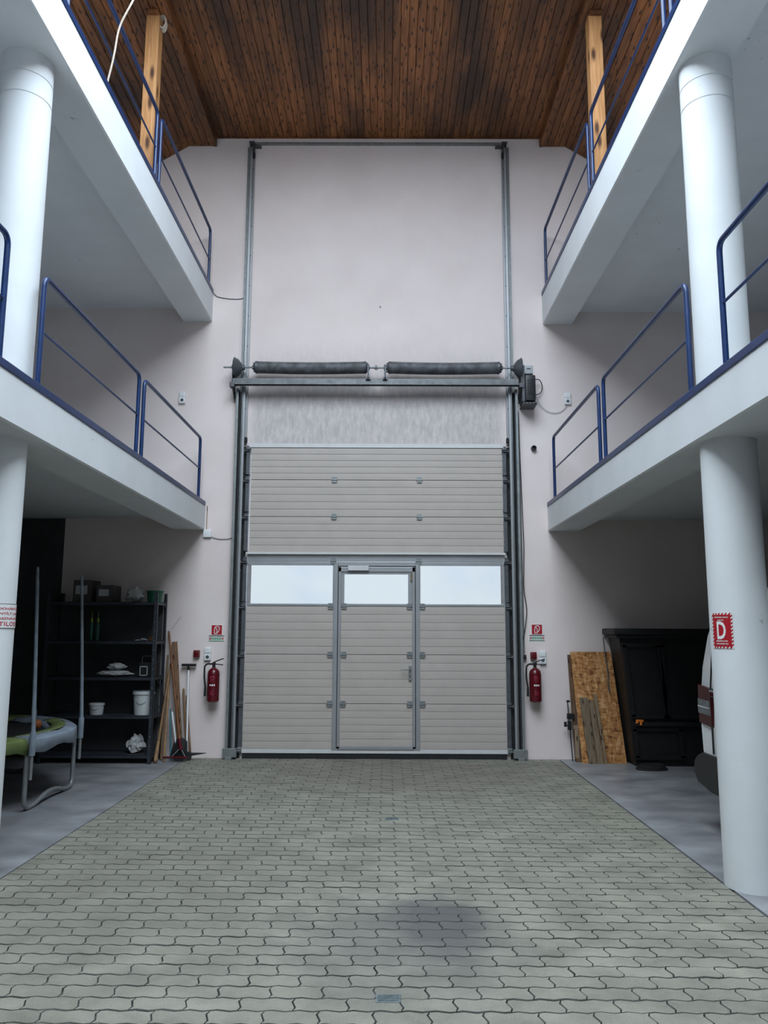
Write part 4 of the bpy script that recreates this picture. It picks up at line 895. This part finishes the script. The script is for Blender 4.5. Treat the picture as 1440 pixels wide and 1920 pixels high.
# yellow-green seam strip lying on the grey pad
q = MB(); rows = []
for i in range(13):
    a = a1_+math.radians(1+i*5.5); c_, s_ = math.cos(a), math.sin(a)
    rows += [(TX+(TR-0.20)*c_, TY+(TR-0.20)*s_, 0.612), (TX+(TR-0.07)*c_, TY+(TR-0.07)*s_, 0.625)]
q.add(rows, [(2*i, 2*i+1, 2*i+3, 2*i+2) for i in range(12)]); o = q.build('green_strip', M['pad_green'], tr, smooth=True); md = o.modifiers.new('t', 'SOLIDIFY'); md.thickness = 0.006
for ca in (0.5, 90.5, 180.5, 270.5):
    A = [math.radians(ca-22), math.radians(ca+22)]
    P = [(TX+TR*math.cos(a), TY+TR*math.sin(a)) for a in A]; mx_, my_ = (P[0][0]+P[1][0])/2, (P[0][1]+P[1][1])/2
    i0 = [(TX+(TR+0.02)*math.cos(a), TY+(TR+0.02)*math.sin(a)) for a in A]
    l0, l1 = Vector((*i0[0], 0)), Vector((*i0[1], 0))
    pth = [l0+Vector((0, 0, 0.565)), l0+Vector((0, 0, 0.021)), l0.lerp(l1, 0.2)+Vector((0, 0, 0.021)), l0.lerp(l1, 0.42)+Vector((0, 0, 0.075)), l0.lerp(l1, 0.62)+Vector((0, 0, 0.075)), l0.lerp(l1, 0.82)+Vector((0, 0, 0.021)), l1+Vector((0, 0, 0.021)), l1+Vector((0, 0, 0.59))]
    MB().tube(arc_path(pth, 0.10, 6), 0.021, 12).build('leg', M['zinc'], tr, smooth=True)
    for a in A:
        px, py = TX+(TR+0.075)*math.cos(a), TY+(TR+0.075)*math.sin(a); lx, ly = -0.05*math.cos(a), -0.05*math.sin(a)
        MB().tube([(px, py, 0.27), (px, py, 0.62)], 0.015, 10).build('pole_foot', M['zinc'], tr, smooth=True)
        MB().tube([(px, py, 0.47), (px, py, 0.66), (px, py, 0.67), (px+lx*0.5, py+ly*0.5, 1.2), (px+lx*1.5, py+ly*1.5, 2.06), (px+lx*1.5, py+ly*1.5, 2.09)], [0.027, 0.027, 0.019, 0.016, 0.013, 0.008], 12).build('pole_sleeve', M['pole'], tr, smooth=True)
tag(MB().lathe((-3.26, 7.62, 0.614), (0, 0, 1), [(0, 0.004), (0.006, 0.024), (0.022, 0.040), (0.044, 0.045), (0.066, 0.040), (0.082, 0.024), (0.088, 0.004)], 20).build('ball', M['ball'], smooth=True), 'small orange ball lying on the trampoline behind its pole', 'ball')

# ------------------------------------------------------------------ left bay: shelving and what stands on it
SX0, SX1, SY0, SY1 = -4.02, -2.700, 9.44, 9.86
sh = empty('shelf_rack', ((SX0+SX1)/2, (SY0+SY1)/2, 0), 'dark steel shelf rack against the end wall in the left bay', 'shelf')
for x, s in ((SX0, 1), (SX1, -1)):
    for y, d in ((SY0, 1), (SY1, -1)):
        q = MB(); q.box(min(x, x+s*0.04), max(x, x+s*0.04), min(y, y+d*0.003), max(y, y+d*0.003), 0, 1.98); q.box(min(x, x+s*0.003), max(x, x+s*0.003), min(y, y+d*0.04), max(y, y+d*0.04), 0, 1.98)
        q.build('upright', M['dark_steel'], sh)
SZ = [0.10, 0.545, 0.985, 1.405, 1.865]
for z in SZ:
    q = MB(); q.box(SX0+0.004, SX1-0.004, SY0+0.004, SY1-0.004, z-0.004, z); q.box(SX0+0.004, SX1-0.004, SY0+0.004, SY0+0.006, z-0.035, z); q.box(SX0+0.004, SX1-0.004, SY1-0.006, SY1-0.004, z-0.035, z)
    q.box(SX1-0.007, SX1-0.004, SY0+0.006, SY1-0.006, z-0.035, z); q.box(SX0+0.004, SX0+0.007, SY0+0.006, SY1-0.006, z-0.035, z); q.build('shelf_board', M['dark_steel'], sh)
for z in (1.865, 1.405, 0.985, 0.545):
    for y, d in ((SY0+0.006, 1), (SY1-0.006, -1)):
        MB().prism([(y, z-0.10), (y, z-0.036), (y+d*0.06, z-0.036)], 0, SX1-0.012, SX1-0.007).build('gusset', M['zinc_dark'], sh)
for i in range(16):
    MB().lathe((SX1-0.02, SY0-0.001, 0.2+i*0.11), (0, -1, 0), [(0, 0.006), (0.004, 0.006)], 8).build('bolt', M['zinc'], sh)
MB().box(SX0+0.01, SX1-0.05, SY1-0.004, SY1-0.001, 0.05, 1.87).build('shade_back_sheet', M['bay_shade'], sh)  # dark sheet added behind the shelves to blacken the rack interior
MB().box(SX0+0.001, SX0+0.003, SY0+0.05, SY1-0.05, 0.05, 1.95).build('shade_side_sheet', M['bay_shade'], sh)  # dark sheet added at the left end, also for shade in the rack
tag(MB().box(XL, -4.06, YW-0.012, YW-0.001, 0.0, 2.93).build('wall_shade_sheet', M['bay_shade'], kind='structure'), 'dark sheet standing in for shade on the end wall left of the rack', 'wall')  # added dark sheet: shade of the left bay painted onto the end wall
def bucket(x, y, z, r, h, lb, mt='bucket', handle=True):
    t = empty('bucket', (x, y, z), lb, 'bucket')
    MB().lathe((x, y, z+0.001), (0, 0, 1), [(0, r*0.84), (h*0.85, r*0.97), (h*0.86, r*1.06), (h*0.93, r*1.06), (h*0.94, r), (h, r*1.02), (h, r*0.95), (h*0.1, r*0.8)], 32).build('body', M[mt], t, smooth=True)
    if handle:
        pts = [(x-r*1.05+2.1*r*i/12, y-r*0.9*math.sin(PI*i/12)-0.012, z+h*0.88-h*0.42*math.sin(PI*i/12)) for i in range(13)]
        MB().tube(pts, 0.0025, 6).build('handle', M['zinc_dark'], t, smooth=True)
    return t
bucket(-2.862, 9.60, 0.545, 0.122, 0.275, 'large white bucket on the second shelf of the rack beside its front post')
bucket(-3.398, 9.56, 0.545, 0.086, 0.130, 'small white tub on the second shelf of the rack')
t = bucket(-2.80, 9.66, 1.865, 0.10, 0.14, 'dark green plastic pot on top of the rack', 'green', False)
def carton(x0, x1, y0, y1, z, h, lb, nm='box', mt='card', lab=True):
    t = empty(nm, ((x0+x1)/2, (y0+y1)/2, z), lb, 'box')
    MB().bbox(x0, x1, y0, y1, z+0.001, z+h, 0.004).build('carton', M[mt], t)
    if lab: MB().box(x0+0.03, x1-0.05, y0-0.002, y0, z+h*0.35, z+h*0.75).build('paper_label', M['grey_plastic'], t)
carton(-3.74, -3.52, 9.50, 9.80, 1.865, 0.26, 'dark carton with a pale label at the left on top of the rack')
carton(-3.46, -3.26, 9.50, 9.80, 1.865, 0.20, 'dark carton with a pale label in the middle on top of the rack')
def blob(cx, cy, cz, rx, ry, rz, seed, amp=0.25):
    bm = bmesh.new(); bmesh.ops.create_icosphere(bm, subdivisions=3, radius=1); rnd = random.Random(seed)
    import mathutils.noise as mn
    q = MB(); vs = []
    for v in bm.verts:
        k_ = 1+amp*mn.noise(v.co*2.2+Vector((seed, 0, 0))); p = v.co*k_; vs.append((cx+p.x*rx, cy+p.y*ry, max(cz, cz+rz+p.z*rz)))
    q.add(vs, [[w_.index for w_ in f.verts] for f in bm.faces]); bm.free(); return q
tag(blob(-3.03, 9.62, 1.867, 0.11, 0.10, 0.085, 2, 0.5).build('paper_bag', M['cloth'], smooth=True), 'crumpled pale bag on top of the rack beside the green pot', 'bag')
tag(blob(-3.22, 9.60, 0.987, 0.20, 0.13, 0.035, 5, 0.3).build('folded_cloth', M['cloth'], smooth=True), 'pale folded cloth lying on the middle shelf', 'cloth')
tag(blob(-3.20, 9.60, 1.062, 0.10, 0.09, 0.04, 9, 0.5).build('work_gloves', M['cloth'], smooth=True), 'crumpled grey work gloves on the pale cloth', 'gloves')
for x, lb in ((-3.515, 'thin bottle with a lime cap, left one of two on the fourth shelf'), (-3.44, 'thin bottle with a lime cap, right one of two on the fourth shelf')):
    t = empty('bottle', (x, 9.56, 1.405), lb, 'bottle')
    MB().lathe((x, 9.56, 1.406), (0, 0, 1), [(0, 0.024), (0.18, 0.024), (0.21, 0.012), (0.22, 0.012)], 16).build('body', M['green'], t, smooth=True)
    MB().lathe((x, 9.56, 1.626), (0, 0, 1), [(0, 0.016), (0.035, 0.014), (0.05, 0.004), (0.12, 0.003)], 12).build('cap', M['lime'], t, smooth=True)
t = empty('socket_panel', (-2.80, 9.62, 0.985), 'dark site distribution box with a pale window on the middle shelf beside the post', 'box')
MB().bbox(-2.905, -2.73, 9.50, 9.72, 0.986, 1.15, 0.008).build('case', M['black'], t)
q = MB(); q.box(-2.895, -2.80, 9.497, 9.50, 1.0, 1.01); q.box(-2.895, -2.80, 9.497, 9.50, 1.10, 1.112); q.box(-2.895, -2.885, 9.497, 9.50, 1.0, 1.11); q.box(-2.81, -2.80, 9.497, 9.50, 1.0, 1.11); q.build('window_rim', M['grey_plastic'], t)
MB().tube(arc_path([(-2.90, 9.6, 1.15), (-2.90, 9.6, 1.225), (-2.74, 9.6, 1.225), (-2.74, 9.6, 1.15)], 0.02), 0.006, 8).build('carry_handle', M['zinc_dark'], t)
t = empty('yellow_tape_roll', (-2.80, 9.64, 1.405), 'brown tape roll at the right end of the fourth shelf', 'tape'); t.name = 'tape_roll'; ORG['tape_roll'] = Vector((-2.80, 9.64, 1.405))
MB().lathe((-2.80, 9.64, 1.406), (0, 0, 1), [(0, 0.03), (0, 0.05), (0.05, 0.05), (0.05, 0.03), (0.001, 0.029)], 24).build('roll', M['stick_red'], t, smooth=True)
tag(MB().tube(arc_path([(-2.93, 9.55, 1.41), (-2.88, 9.5, 1.44), (-2.82, 9.54, 1.412), (-2.90, 9.60, 1.42), (-2.97, 9.52, 1.412)], 0.03), 0.005, 6).build('wire_bundle', M['grey_plastic'], smooth=True), 'loose grey wire on the fourth shelf beside the tape roll', 'wire')
tag(blob(-2.93, 9.62, 0.102, 0.09, 0.09, 0.10, 12, 0.6).build('rag_bundle', M['cloth'], smooth=True), 'small pale rag bundle on the bottom shelf', 'rags')
# cable hanging behind the post next to the bucket
t = empty('hanging_cable', (-2.66, 9.66, 0.63), 'black cable loop hung on the right end of the rack', 'cable')
MB().tube(arc_path([(-2.690, 9.50, 0.99), (-2.64, 9.52, 0.86), (-2.60, 9.56, 0.72), (-2.66, 9.60, 0.62), (-2.690, 9.56, 0.66)], 0.06), 0.006, 8).build('loop', M['black'], t, smooth=True)

# leaning tools
def tool(name, top, bot, r, mt, lb, cat='tool', flat=None, extra=None):
    t = empty(name, bot, lb, cat)
    if flat: MB().beam(top, bot, flat[0], flat[1], ref=(0, 1, 0)).build('board' if cat == 'plank' else 'handle', M[mt], t)
    else:
        T, B = Vector(top), Vector(bot)
        MB().tube([T, T.lerp(B, 0.02), T.lerp(B, 0.5), T.lerp(B, 0.98), B], [r*0.6, r*0.9, r, r*1.05, r*0.8], 10).build('handle', M[mt], t, smooth=True)
    return t
t = tool('garden_rake', (-2.672, 9.87, 1.523), (-2.405, 9.63, 0.14), 0.015, 'stick_red', 'tall rake with an orange brown handle and red head by the rack', 'rake')
q = MB(); q.bbox(-2.60, -2.31, 9.585, 9.605, 0.045, 0.065, 0.003)
q.build('head_bar', M['red'], t)
q = MB()
for i in range(14): q.tube([(-2.592+i*0.021, 9.595, 0.05), (-2.592+i*0.021, 9.575, 0.003)], 0.003, 5)
q.build('tine', M['zinc_dark'], t)
q = MB(); q.tube([(-2.405, 9.63, 0.16), (-2.50, 9.60, 0.06)], 0.005, 6); q.tube([(-2.405, 9.63, 0.16), (-2.34, 9.60, 0.06)], 0.005, 6); q.build('brace', M['zinc'], t)
MB().tube([(-2.432, 9.655, 0.26), (-2.402, 9.63, 0.13)], 0.021, 10).build('socket', M['red'], t, smooth=True)
tool('leaning_plank', (-2.600, 9.895, 1.39), (-2.43, 9.74, 0.01), 0, 'plank_dark', 'broad brown plank leaning on the wall behind the rake', 'plank', flat=(0.065, 0.018))
t = tool('wooden_pole', (-2.625, 9.86, 1.13), (-2.662, 9.50, 0.012), 0.016, 'stick', 'pale wooden pole slanting down to the rack foot with a thicker lower end', 'pole')
MB().tube([(-2.655, 9.575, 0.24), (-2.661, 9.512, 0.03)], [0.018, 0.026], 10).build('grip_end', M['stick'], t, smooth=True)
tool('wooden_pole', (-2.635, 9.86, 0.98), (-2.589, 9.60, 0.004), 0.014, 'stick', 'pale wooden handle standing between the slanting pole and the rake', 'pole')
tool('wooden_pole', (-2.675, 9.895, 1.231), (-2.650, 9.70, 0.01), 0.012, 'stick', 'thin dull wooden pole half hidden behind the slanting pole', 'pole')
tool('white_pole', (-2.560, 9.765, 0.56), (-2.470, 9.70, 0.14), 0.013, 'white_plastic', 'short white pole behind the rake handle', 'pole')
tool('teal_pole', (-2.585, 9.775, 0.60), (-2.530, 9.68, 0.01), 0.011, 'teal', 'short teal pole behind the rake handle', 'pole')
t = tool('floor_squeegee', (-2.412, 9.885, 1.085), (-2.352, 9.72, 0.02), 0.012, 'white_plastic', 'white pole squeegee standing upside down with its black head up', 'squeegee')
MB().bbox(-2.495, -2.318, 9.860, 9.905, 1.095, 1.125, 0.005).build('blade', M['black'], t)
MB().bbox(-2.425, -2.398, 9.865, 9.895, 1.05, 1.10, 0.004).build('head_socket', M['black'], t)
tool('short_pole', (-2.465, 9.89, 0.825), (-2.352, 9.76, 0.01), 0.015, 'stick', 'short brown handle left of the white squeegee pole', 'pole')
tool('short_pole', (-2.425, 9.895, 0.745), (-2.318, 9.78, 0.01), 0.012, 'plank_dark', 'darker short handle right beside the short brown one', 'pole')
tag(MB().tube([(-2.64, 9.87, 1.54), (-2.525, 9.86, 1.70)], 0.002, 6).build('wire_rod', M['zinc_dark']), 'thin wire rod sticking out above the rake handle', 'wire')
# shovel blade
t = empty('shovel', (-2.42, 9.66, 0.0), 'black shovel blade on the floor behind the red rake head', 'shovel')
q = MB(); vs = []; 
for i in range(9):
    u = -1+2*i/8; w_ = 0.10; vs += [(-2.43+u*w_, 9.64+0.02*u*u, 0.07*abs(u)**3), (-2.43+u*w_*0.8, 9.70+0.02*u*u, 0.27-0.05*abs(u)**2)]
q.add(vs, [(2*i, 2*i+2, 2*i+3, 2*i+1) for i in range(8)]); o = q.build('blade', M['rubber'], t, smooth=True); o.modifiers.new('t', 'SOLIDIFY').thickness = 0.004
MB().tube([(-2.43, 9.71, 0.24), (-2.47, 9.755, 0.62)], 0.014, 8).build('shaft', M['plank_dark'], t, smooth=True)
t = empty('pickaxe', (-2.25, 9.74, 0), 'black pickaxe head with its long spike pointing to the door', 'pickaxe')
MB().tube([(-2.39, 9.72, 0.05), (-2.33, 9.72, 0.07), (-2.24, 9.735, 0.075), (-2.125, 9.75, 0.082)], [0.012, 0.022, 0.014, 0.003], 8).build('spike', M['rubber'], t, smooth=True)
MB().bbox(-2.355, -2.305, 9.70, 9.745, 0.0, 0.10, 0.01).build('eye', M['rubber'], t)

# ------------------------------------------------------------------ right bay: strand board, planks, black cabinet
def lean(x0b, x1b, x0t, x1t, yb, yt, h, th, mt, nm, lb, cat, z0=0.0):
    b = MB(); v = []
    for y_off in (0, th):
        v += [(x0b, yb+y_off, z0), (x1b, yb+y_off, z0), (x1t, yt+y_off, h), (x0t, yt+y_off, h)]
    b.add(v, [(0, 1, 2, 3), (7, 6, 5, 4), (0, 4, 5, 1), (1, 5, 6, 2), (2, 6, 7, 3), (3, 7, 4, 0)])
    return tag(b.build(nm, M[mt]), lb, cat)
lean(2.337, 2.862, 2.280, 2.778, 9.64, 9.84, 1.29, 0.018, 'osb', 'strand_board', 'large oriented strand board leaning against the wall beside the black cabinet', 'board')
lean(2.405, 2.495, 2.338, 2.440, 9.600, 9.690, 0.752, 0.018, 'plank', 'short_plank', 'left of three short grey planks leaning on the strand board', 'plank')
lean(2.508, 2.578, 2.446, 2.505, 9.600, 9.688, 0.720, 0.018, 'plank', 'short_plank', 'middle one of the three short planks, the lowest', 'plank')
lean(2.592, 2.620, 2.508, 2.545, 9.600, 9.692, 0.790, 0.018, 'plank', 'short_plank', 'right narrowest of three short planks on the strand board', 'plank')
t = empty('cable_offcut', (2.70, 9.79, 0.85), 'grey cable offcut hanging down the right side of the strand board', 'cable')
MB().tube(arc_path([(2.690, 9.835, 1.47), (2.692, 9.80, 1.26), (2.705, 9.785, 1.15), (2.715, 9.765, 1.00), (2.698, 9.74, 0.90), (2.715, 9.72, 0.80)], 0.05), [0.004]*2+[0.009]*24+[0.009]*0 if False else 0.007, 8).build('strand', M['zinc_dark'], t, smooth=True)
lean(2.292, 2.345, 2.255, 2.300, 9.80, 9.885, 1.252, 0.02, 'plank_dark', 'tall_plank', 'tall dark plank edge behind the strand board', 'plank')
t = empty('bar_clamp', (2.24, 9.80, 0.0), 'black bar clamp standing left of the strand board', 'clamp')
MB().beam((2.225, 9.83, 0.70), (2.262, 9.80, 0.0), 0.012, 0.006).build('bar', M['rubber'], t)
MB().bbox(2.212, 2.300, 9.80, 9.85, 0.485, 0.555, 0.008).build('sliding_jaw', M['black'], t)
MB().bbox(2.215, 2.262, 9.80, 9.84, 0.36, 0.47, 0.008).build('jaw_body', M['black'], t)
MB().tube([(2.228, 9.81, 0.40), (2.18, 9.79, 0.43)], 0.006, 8).build('screw', M['black'], t)
MB().bbox(2.166, 2.198, 9.775, 9.80, 0.40, 0.46, 0.006).build('screw_grip', M['black'], t)
MB().bbox(2.212, 2.255, 9.82, 9.84, 0.685, 0.71, 0.004).build('fixed_jaw', M['black'], t)
t = empty('wooden_frame', (2.31, 9.78, 0), 'narrow worn wooden frame standing between the clamp and the strand board', 'frame')  # a plain worn frame: stile, top bar and bottom bar
q = MB(); q.bbox(2.285, 2.33, 9.74, 9.765, 0.005, 0.38, 0.004); q.build('stile', M['plank'], t)
MB().bbox(2.27, 2.38, 9.74, 9.765, 0.38, 0.42, 0.004).build('top_bar', M['plank'], t)
MB().bbox(2.285, 2.39, 9.73, 9.77, 0.0, 0.045, 0.004).build('bottom_bar', M['plank_dark'], t)
# cabinet: slanted left side, overhanging cornice, recessed panels
t = empty('black_cabinet', (3.3, 9.6, 0), 'big black lacquered cabinet with overhanging top and slanted side in the right bay', 'cabinet')
b = MB(); yf, yk = 9.42, 9.90
sec = [(2.905, 0.04), (3.95, 0.04), (3.95, 1.50), (2.745, 1.50), (2.79, 1.0)]
b.prism([(2.895, 0.03), (4.0, 0.03), (4.0, 1.49), (2.765, 1.49), (2.80, 1.25), (2.845, 0.75)], 1, yf+0.03, yk); b.build('body', M['black_lacquer'], t)
b = MB(); b.bbox(2.690, 4.06, yf-0.06, yk+0.005, 1.50, 1.575, 0.02); b.bbox(2.725, 4.03, yf-0.02, yk, 1.46, 1.50, 0.01); b.build('cornice', M['black_lacquer'], t, smooth=True)
def cab_panel(xa, xb, za, zb, sk):
    f = MB()
    for (p0, p1) in (((xa+sk*(1.5-za), za), (xa+sk*(1.5-zb), zb)), ((xb+sk*(1.5-za), za), (xb+sk*(1.5-zb), zb))): f.beam((p0[0], yf+0.012, p0[1]), (p1[0], yf+0.012, p1[1]), 0.045, 0.035)
    f.beam((xa+sk*(1.5-za)-0.02, yf+0.012, za), (xb+sk*(1.5-za)+0.02, yf+0.012, za), 0.045, 0.035); f.beam((xa+sk*(1.5-zb)-0.02, yf+0.012, zb), (xb+sk*(1.5-zb)+0.02, yf+0.012, zb), 0.045, 0.035)
    dr = f.build('door', M['black_lacquer'], t)
cab_panel(2.80, 3.20, 0.56, 1.38, 0.105); cab_panel(3.27, 3.93, 0.56, 1.38, 0.0)
cab_panel(2.84, 3.36, 0.10, 0.42, 0.06)
b = MB(); b.bbox(2.90, 4.0, yf-0.04, yf+0.03, 0.455, 0.50, 0.008); b.build('ledge', M['black_lacquer'], t)
b = MB(); b.bbox(2.91, 3.95, yf+0.04, yk-0.04, 0.0, 0.035, 0.005); b.build('plinth', M['black'], t)
t = empty('orange_clamp', (2.95, 9.36, 0.50), 'small bright orange spring clamp on the ledge of the black cabinet', 'clamp')
MB().bbox(2.905, 2.995, 9.365, 9.39, 0.505, 0.533, 0.010).build('grip', M['orange'], t, smooth=True)
MB().tube([(2.925, 9.37, 0.515), (2.912, 9.365, 0.49)], 0.012, 8).build('jaw', M['orange'], t, smooth=True)
MB().tube([(2.965, 9.37, 0.515), (2.958, 9.365, 0.47)], 0.013, 8).build('jaw', M['orange'], t, smooth=True)
t = empty('coiled_hose', (3.02, 9.28, 0), 'black coiled hose lying flat before the black cabinet', 'hose')
q = MB()
for i in range(3): q.tube([(3.02+(0.17-0.02*i)*math.cos(a*2*PI/28), 9.24+(0.10-0.012*i)*math.sin(a*2*PI/28), 0.012+0.018*i) for a in range(28)], 0.011, 8, closed=True)
q.build('coil', M['rubber'], t, smooth=True)

# ------------------------------------------------------------------ van (seen from its side, rear end to the left)
van = empty('van', (3.43, 4.4, 0), 'white van parked in the right bay behind the column, its rear towards the end wall', 'van')
VAN0 = len(bpy.data.objects)
ORG['van'] = Vector((4.485, 7.05, 0))
side = [(2.55, 0.40), (2.40, 0.605), (2.385, 0.80), (2.405, 0.86), (2.412, 1.09), (2.432, 1.30), (2.505, 1.54), (2.62, 1.72), (2.80, 1.83), (3.15, 1.85), (4.2, 1.87), (5.2, 1.85), (5.55, 1.80), (6.05, 1.33), (6.55, 1.10), (6.72, 0.95), (6.75, 0.60), (6.70, 0.40)]
def van_loft(prof, ys, insets, nm, mt, tum=0.10):
    cx, cz = 4.5, 1.05; q = MB(); N = len(prof); vs = []
    for y, ins in zip(ys, insets):
        for (x, z) in prof:
            dx = -ins if x > cx else ins; dzz = -ins if z > cz else ins*0.3
            yy = y+ (tum*max(0, z-1.15) if y < 7.05 else -tum*max(0, z-1.15)); vs.append((x+dx, yy, z+dzz))
    fs = [(i*N+k_, i*N+(k_+1) % N, (i+1)*N+(k_+1) % N, (i+1)*N+k_) for i in range(len(ys)-1) for k_ in range(N)]
    fs += [tuple(range(N)), tuple((len(ys)-1)*N+k_ for k_ in range(N))[::-1]]
    q.add(vs, fs); return q.build(nm, mt, van, smooth=True)
van_loft(side, [6.15, 6.17, 6.24, 6.40, 7.70, 7.86, 7.93, 7.95], [0.035, 0.012, 0.0, -0.012, -0.012, 0.0, 0.012, 0.035], 'body', M['van_white'])
bp = [(2.235, 0.44), (2.250, 0.52), (2.320, 0.57), (2.42, 0.605), (2.95, 0.605), (2.95, 0.33), (2.60, 0.33), (2.30, 0.37)]
q = MB(); vs = []; ys = [6.125, 6.16, 6.30, 7.80, 7.94, 7.975]; ins = [0.05, 0.012, 0, 0, 0.012, 0.05]
for y, d in zip(ys, ins): vs += [(max(x+d, x) if x < 2.5 else x, y, z) for x, z in bp]
N = len(bp); q.add(vs, [(i*N+k_, i*N+(k_+1) % N, (i+1)*N+(k_+1) % N, (i+1)*N+k_) for i in range(5) for k_ in range(N)]+[tuple(range(N)), tuple(5*N+k_ for k_ in range(N))[::-1]])
q.build('rear_bumper', M['bumper'], van, smooth=True)
q = MB(); q.bbox(6.55, 6.82, 6.14, 7.96, 0.33, 0.62, 0.04); q.build('front_bumper', M['bumper'], van, smooth=True)
q = MB(); q.bbox(3.60, 5.5, 6.155, 6.19, 0.34, 0.50, 0.01); q.build('sill_trim', M['bumper'], van)
def lamp(ya, yb, sgn):
    lp = MB().prism([(2.398, 0.832), (2.640, 0.815), (2.635, 1.105), (2.402, 1.125)], 1, min(ya, yb), max(ya, yb)).build('tail_lamp', M['lamp_red'], van)
    yy = ya-0.003*sgn
    MB().prism([(2.392, 0.905), (2.630, 0.900), (2.630, 1.010), (2.394, 1.017)], 1, min(yy, yb), max(yy, yb)).build('reversing_lens', M['lamp_clear'], lp)
    MB().prism([(2.392, 0.955), (2.610, 0.953), (2.610, 0.958), (2.392, 0.962)], 1, min(yy-0.002*sgn, yb), max(yy-0.002*sgn, yb)).build('lens_bar', M['white_plastic'], lp)
lamp(6.143, 6.36, 1); lamp(7.957, 7.74, -1)
q = MB(); q.beam((2.645, 6.146, 1.10), (2.650, 6.172, 1.40), 0.006, 0.012); q.beam((2.650, 6.172, 1.40), (2.72, 6.200, 1.68), 0.006, 0.012); q.box(2.655, 2.663, 6.132, 6.145, 0.62, 0.83); q.box(2.645, 3.2, 6.134, 6.145, 1.045, 1.053)
q.build('panel_gap', M['rubber'], van)
q = MB(); q.bbox(2.66, 3.9, 6.125, 6.145, 1.085, 1.10, 0.003); q.build('door_runner', M['zinc'], van)
# rear window, side windows front, wheels
q = MB(); q.add([(2.437, 6.45, 1.27), (2.437, 7.65, 1.27), (2.575, 7.60, 1.665), (2.575, 6.50, 1.665)], [(0, 1, 2, 3)]); o = q.build('rear_window', M['glass_dark'], van); o.modifiers.new('t', 'SOLIDIFY').thickness = 0.03
q = MB(); q.prism([(4.85, 1.22), (5.98, 1.24), (5.55, 1.70), (4.85, 1.74)], 1, 6.145, 6.175); o = q.build('side_window', M['glass_dark'], van)
q = MB(); q.add([(5.60, 6.32, 1.82), (5.60, 7.78, 1.82), (6.08, 7.72, 1.34), (6.08, 6.38, 1.34)], [(0, 1, 2, 3)]); o = q.build('windscreen', M['glass_dark'], van); o.modifiers.new('t', 'SOLIDIFY').thickness = 0.05
for x in (3.30, 5.90):
    for y, d in ((6.17, 1), (7.93, -1)):
        wo = MB().lathe((x, y, 0.33), (0, d, 0), [(0.0, 0.22), (0.0, 0.31), (0.02, 0.33), (0.17, 0.33), (0.19, 0.31), (0.19, 0.2)], 36).build('wheel', M['rubber'], van, smooth=True)
        MB().lathe((x, y-0.004*d, 0.33), (0, d, 0), [(0.0, 0.05), (0.012, 0.07), (0.03, 0.19), (0.0, 0.215), (0.02, 0.22)], 28).build('hub_cap', M['zinc'], wo, smooth=True)
        MB().lathe((x, y-0.016*d, 0.36), (0, d, 0), [(0, 0.40), (0.012, 0.40)], 36).build('wheel_arch', M['rubber'], van)

# swing the van so that its rear faces the end wall: (x, y) -> (y - 3.62, 8.885 - x)
van.rotation_euler = (0, 0, -PI/2)
van.location = (ORG['van'].y-3.62, 8.885-ORG['van'].x, 0)

# ------------------------------------------------------------------ groups of repeated things
GR = {'railing': 'blue tube railings along the gallery edges', 'column': 'round white columns carrying the galleries', 'timber_post': 'pine posts on the upper galleries',
      'fire_extinguisher': 'extinguishers either side of the door', 'fire_sign': 'red extinguisher signs', 'sign_strip': 'safety symbol strips', 'alarm_box': 'red alarm boxes on the end wall',
      'wall_socket': 'white sockets on the end wall', 'door_track': 'guide tracks of the door', 'wooden_pole': 'tool handles leaning by the rack', 'short_pole': 'short handles leaning by the squeegee',
      'short_plank': 'short planks on the strand board', 'bottle': 'bottles on the rack', 'bucket': 'buckets and pots on the rack', 'box': 'cartons on top of the rack', 'floor_cover': 'metal covers in the paving'}
for o in bpy.data.objects:
    b_ = o.name.split('.')[0]
    if o.parent is None and b_ in GR and 'label' in o: o['group'] = GR[b_]
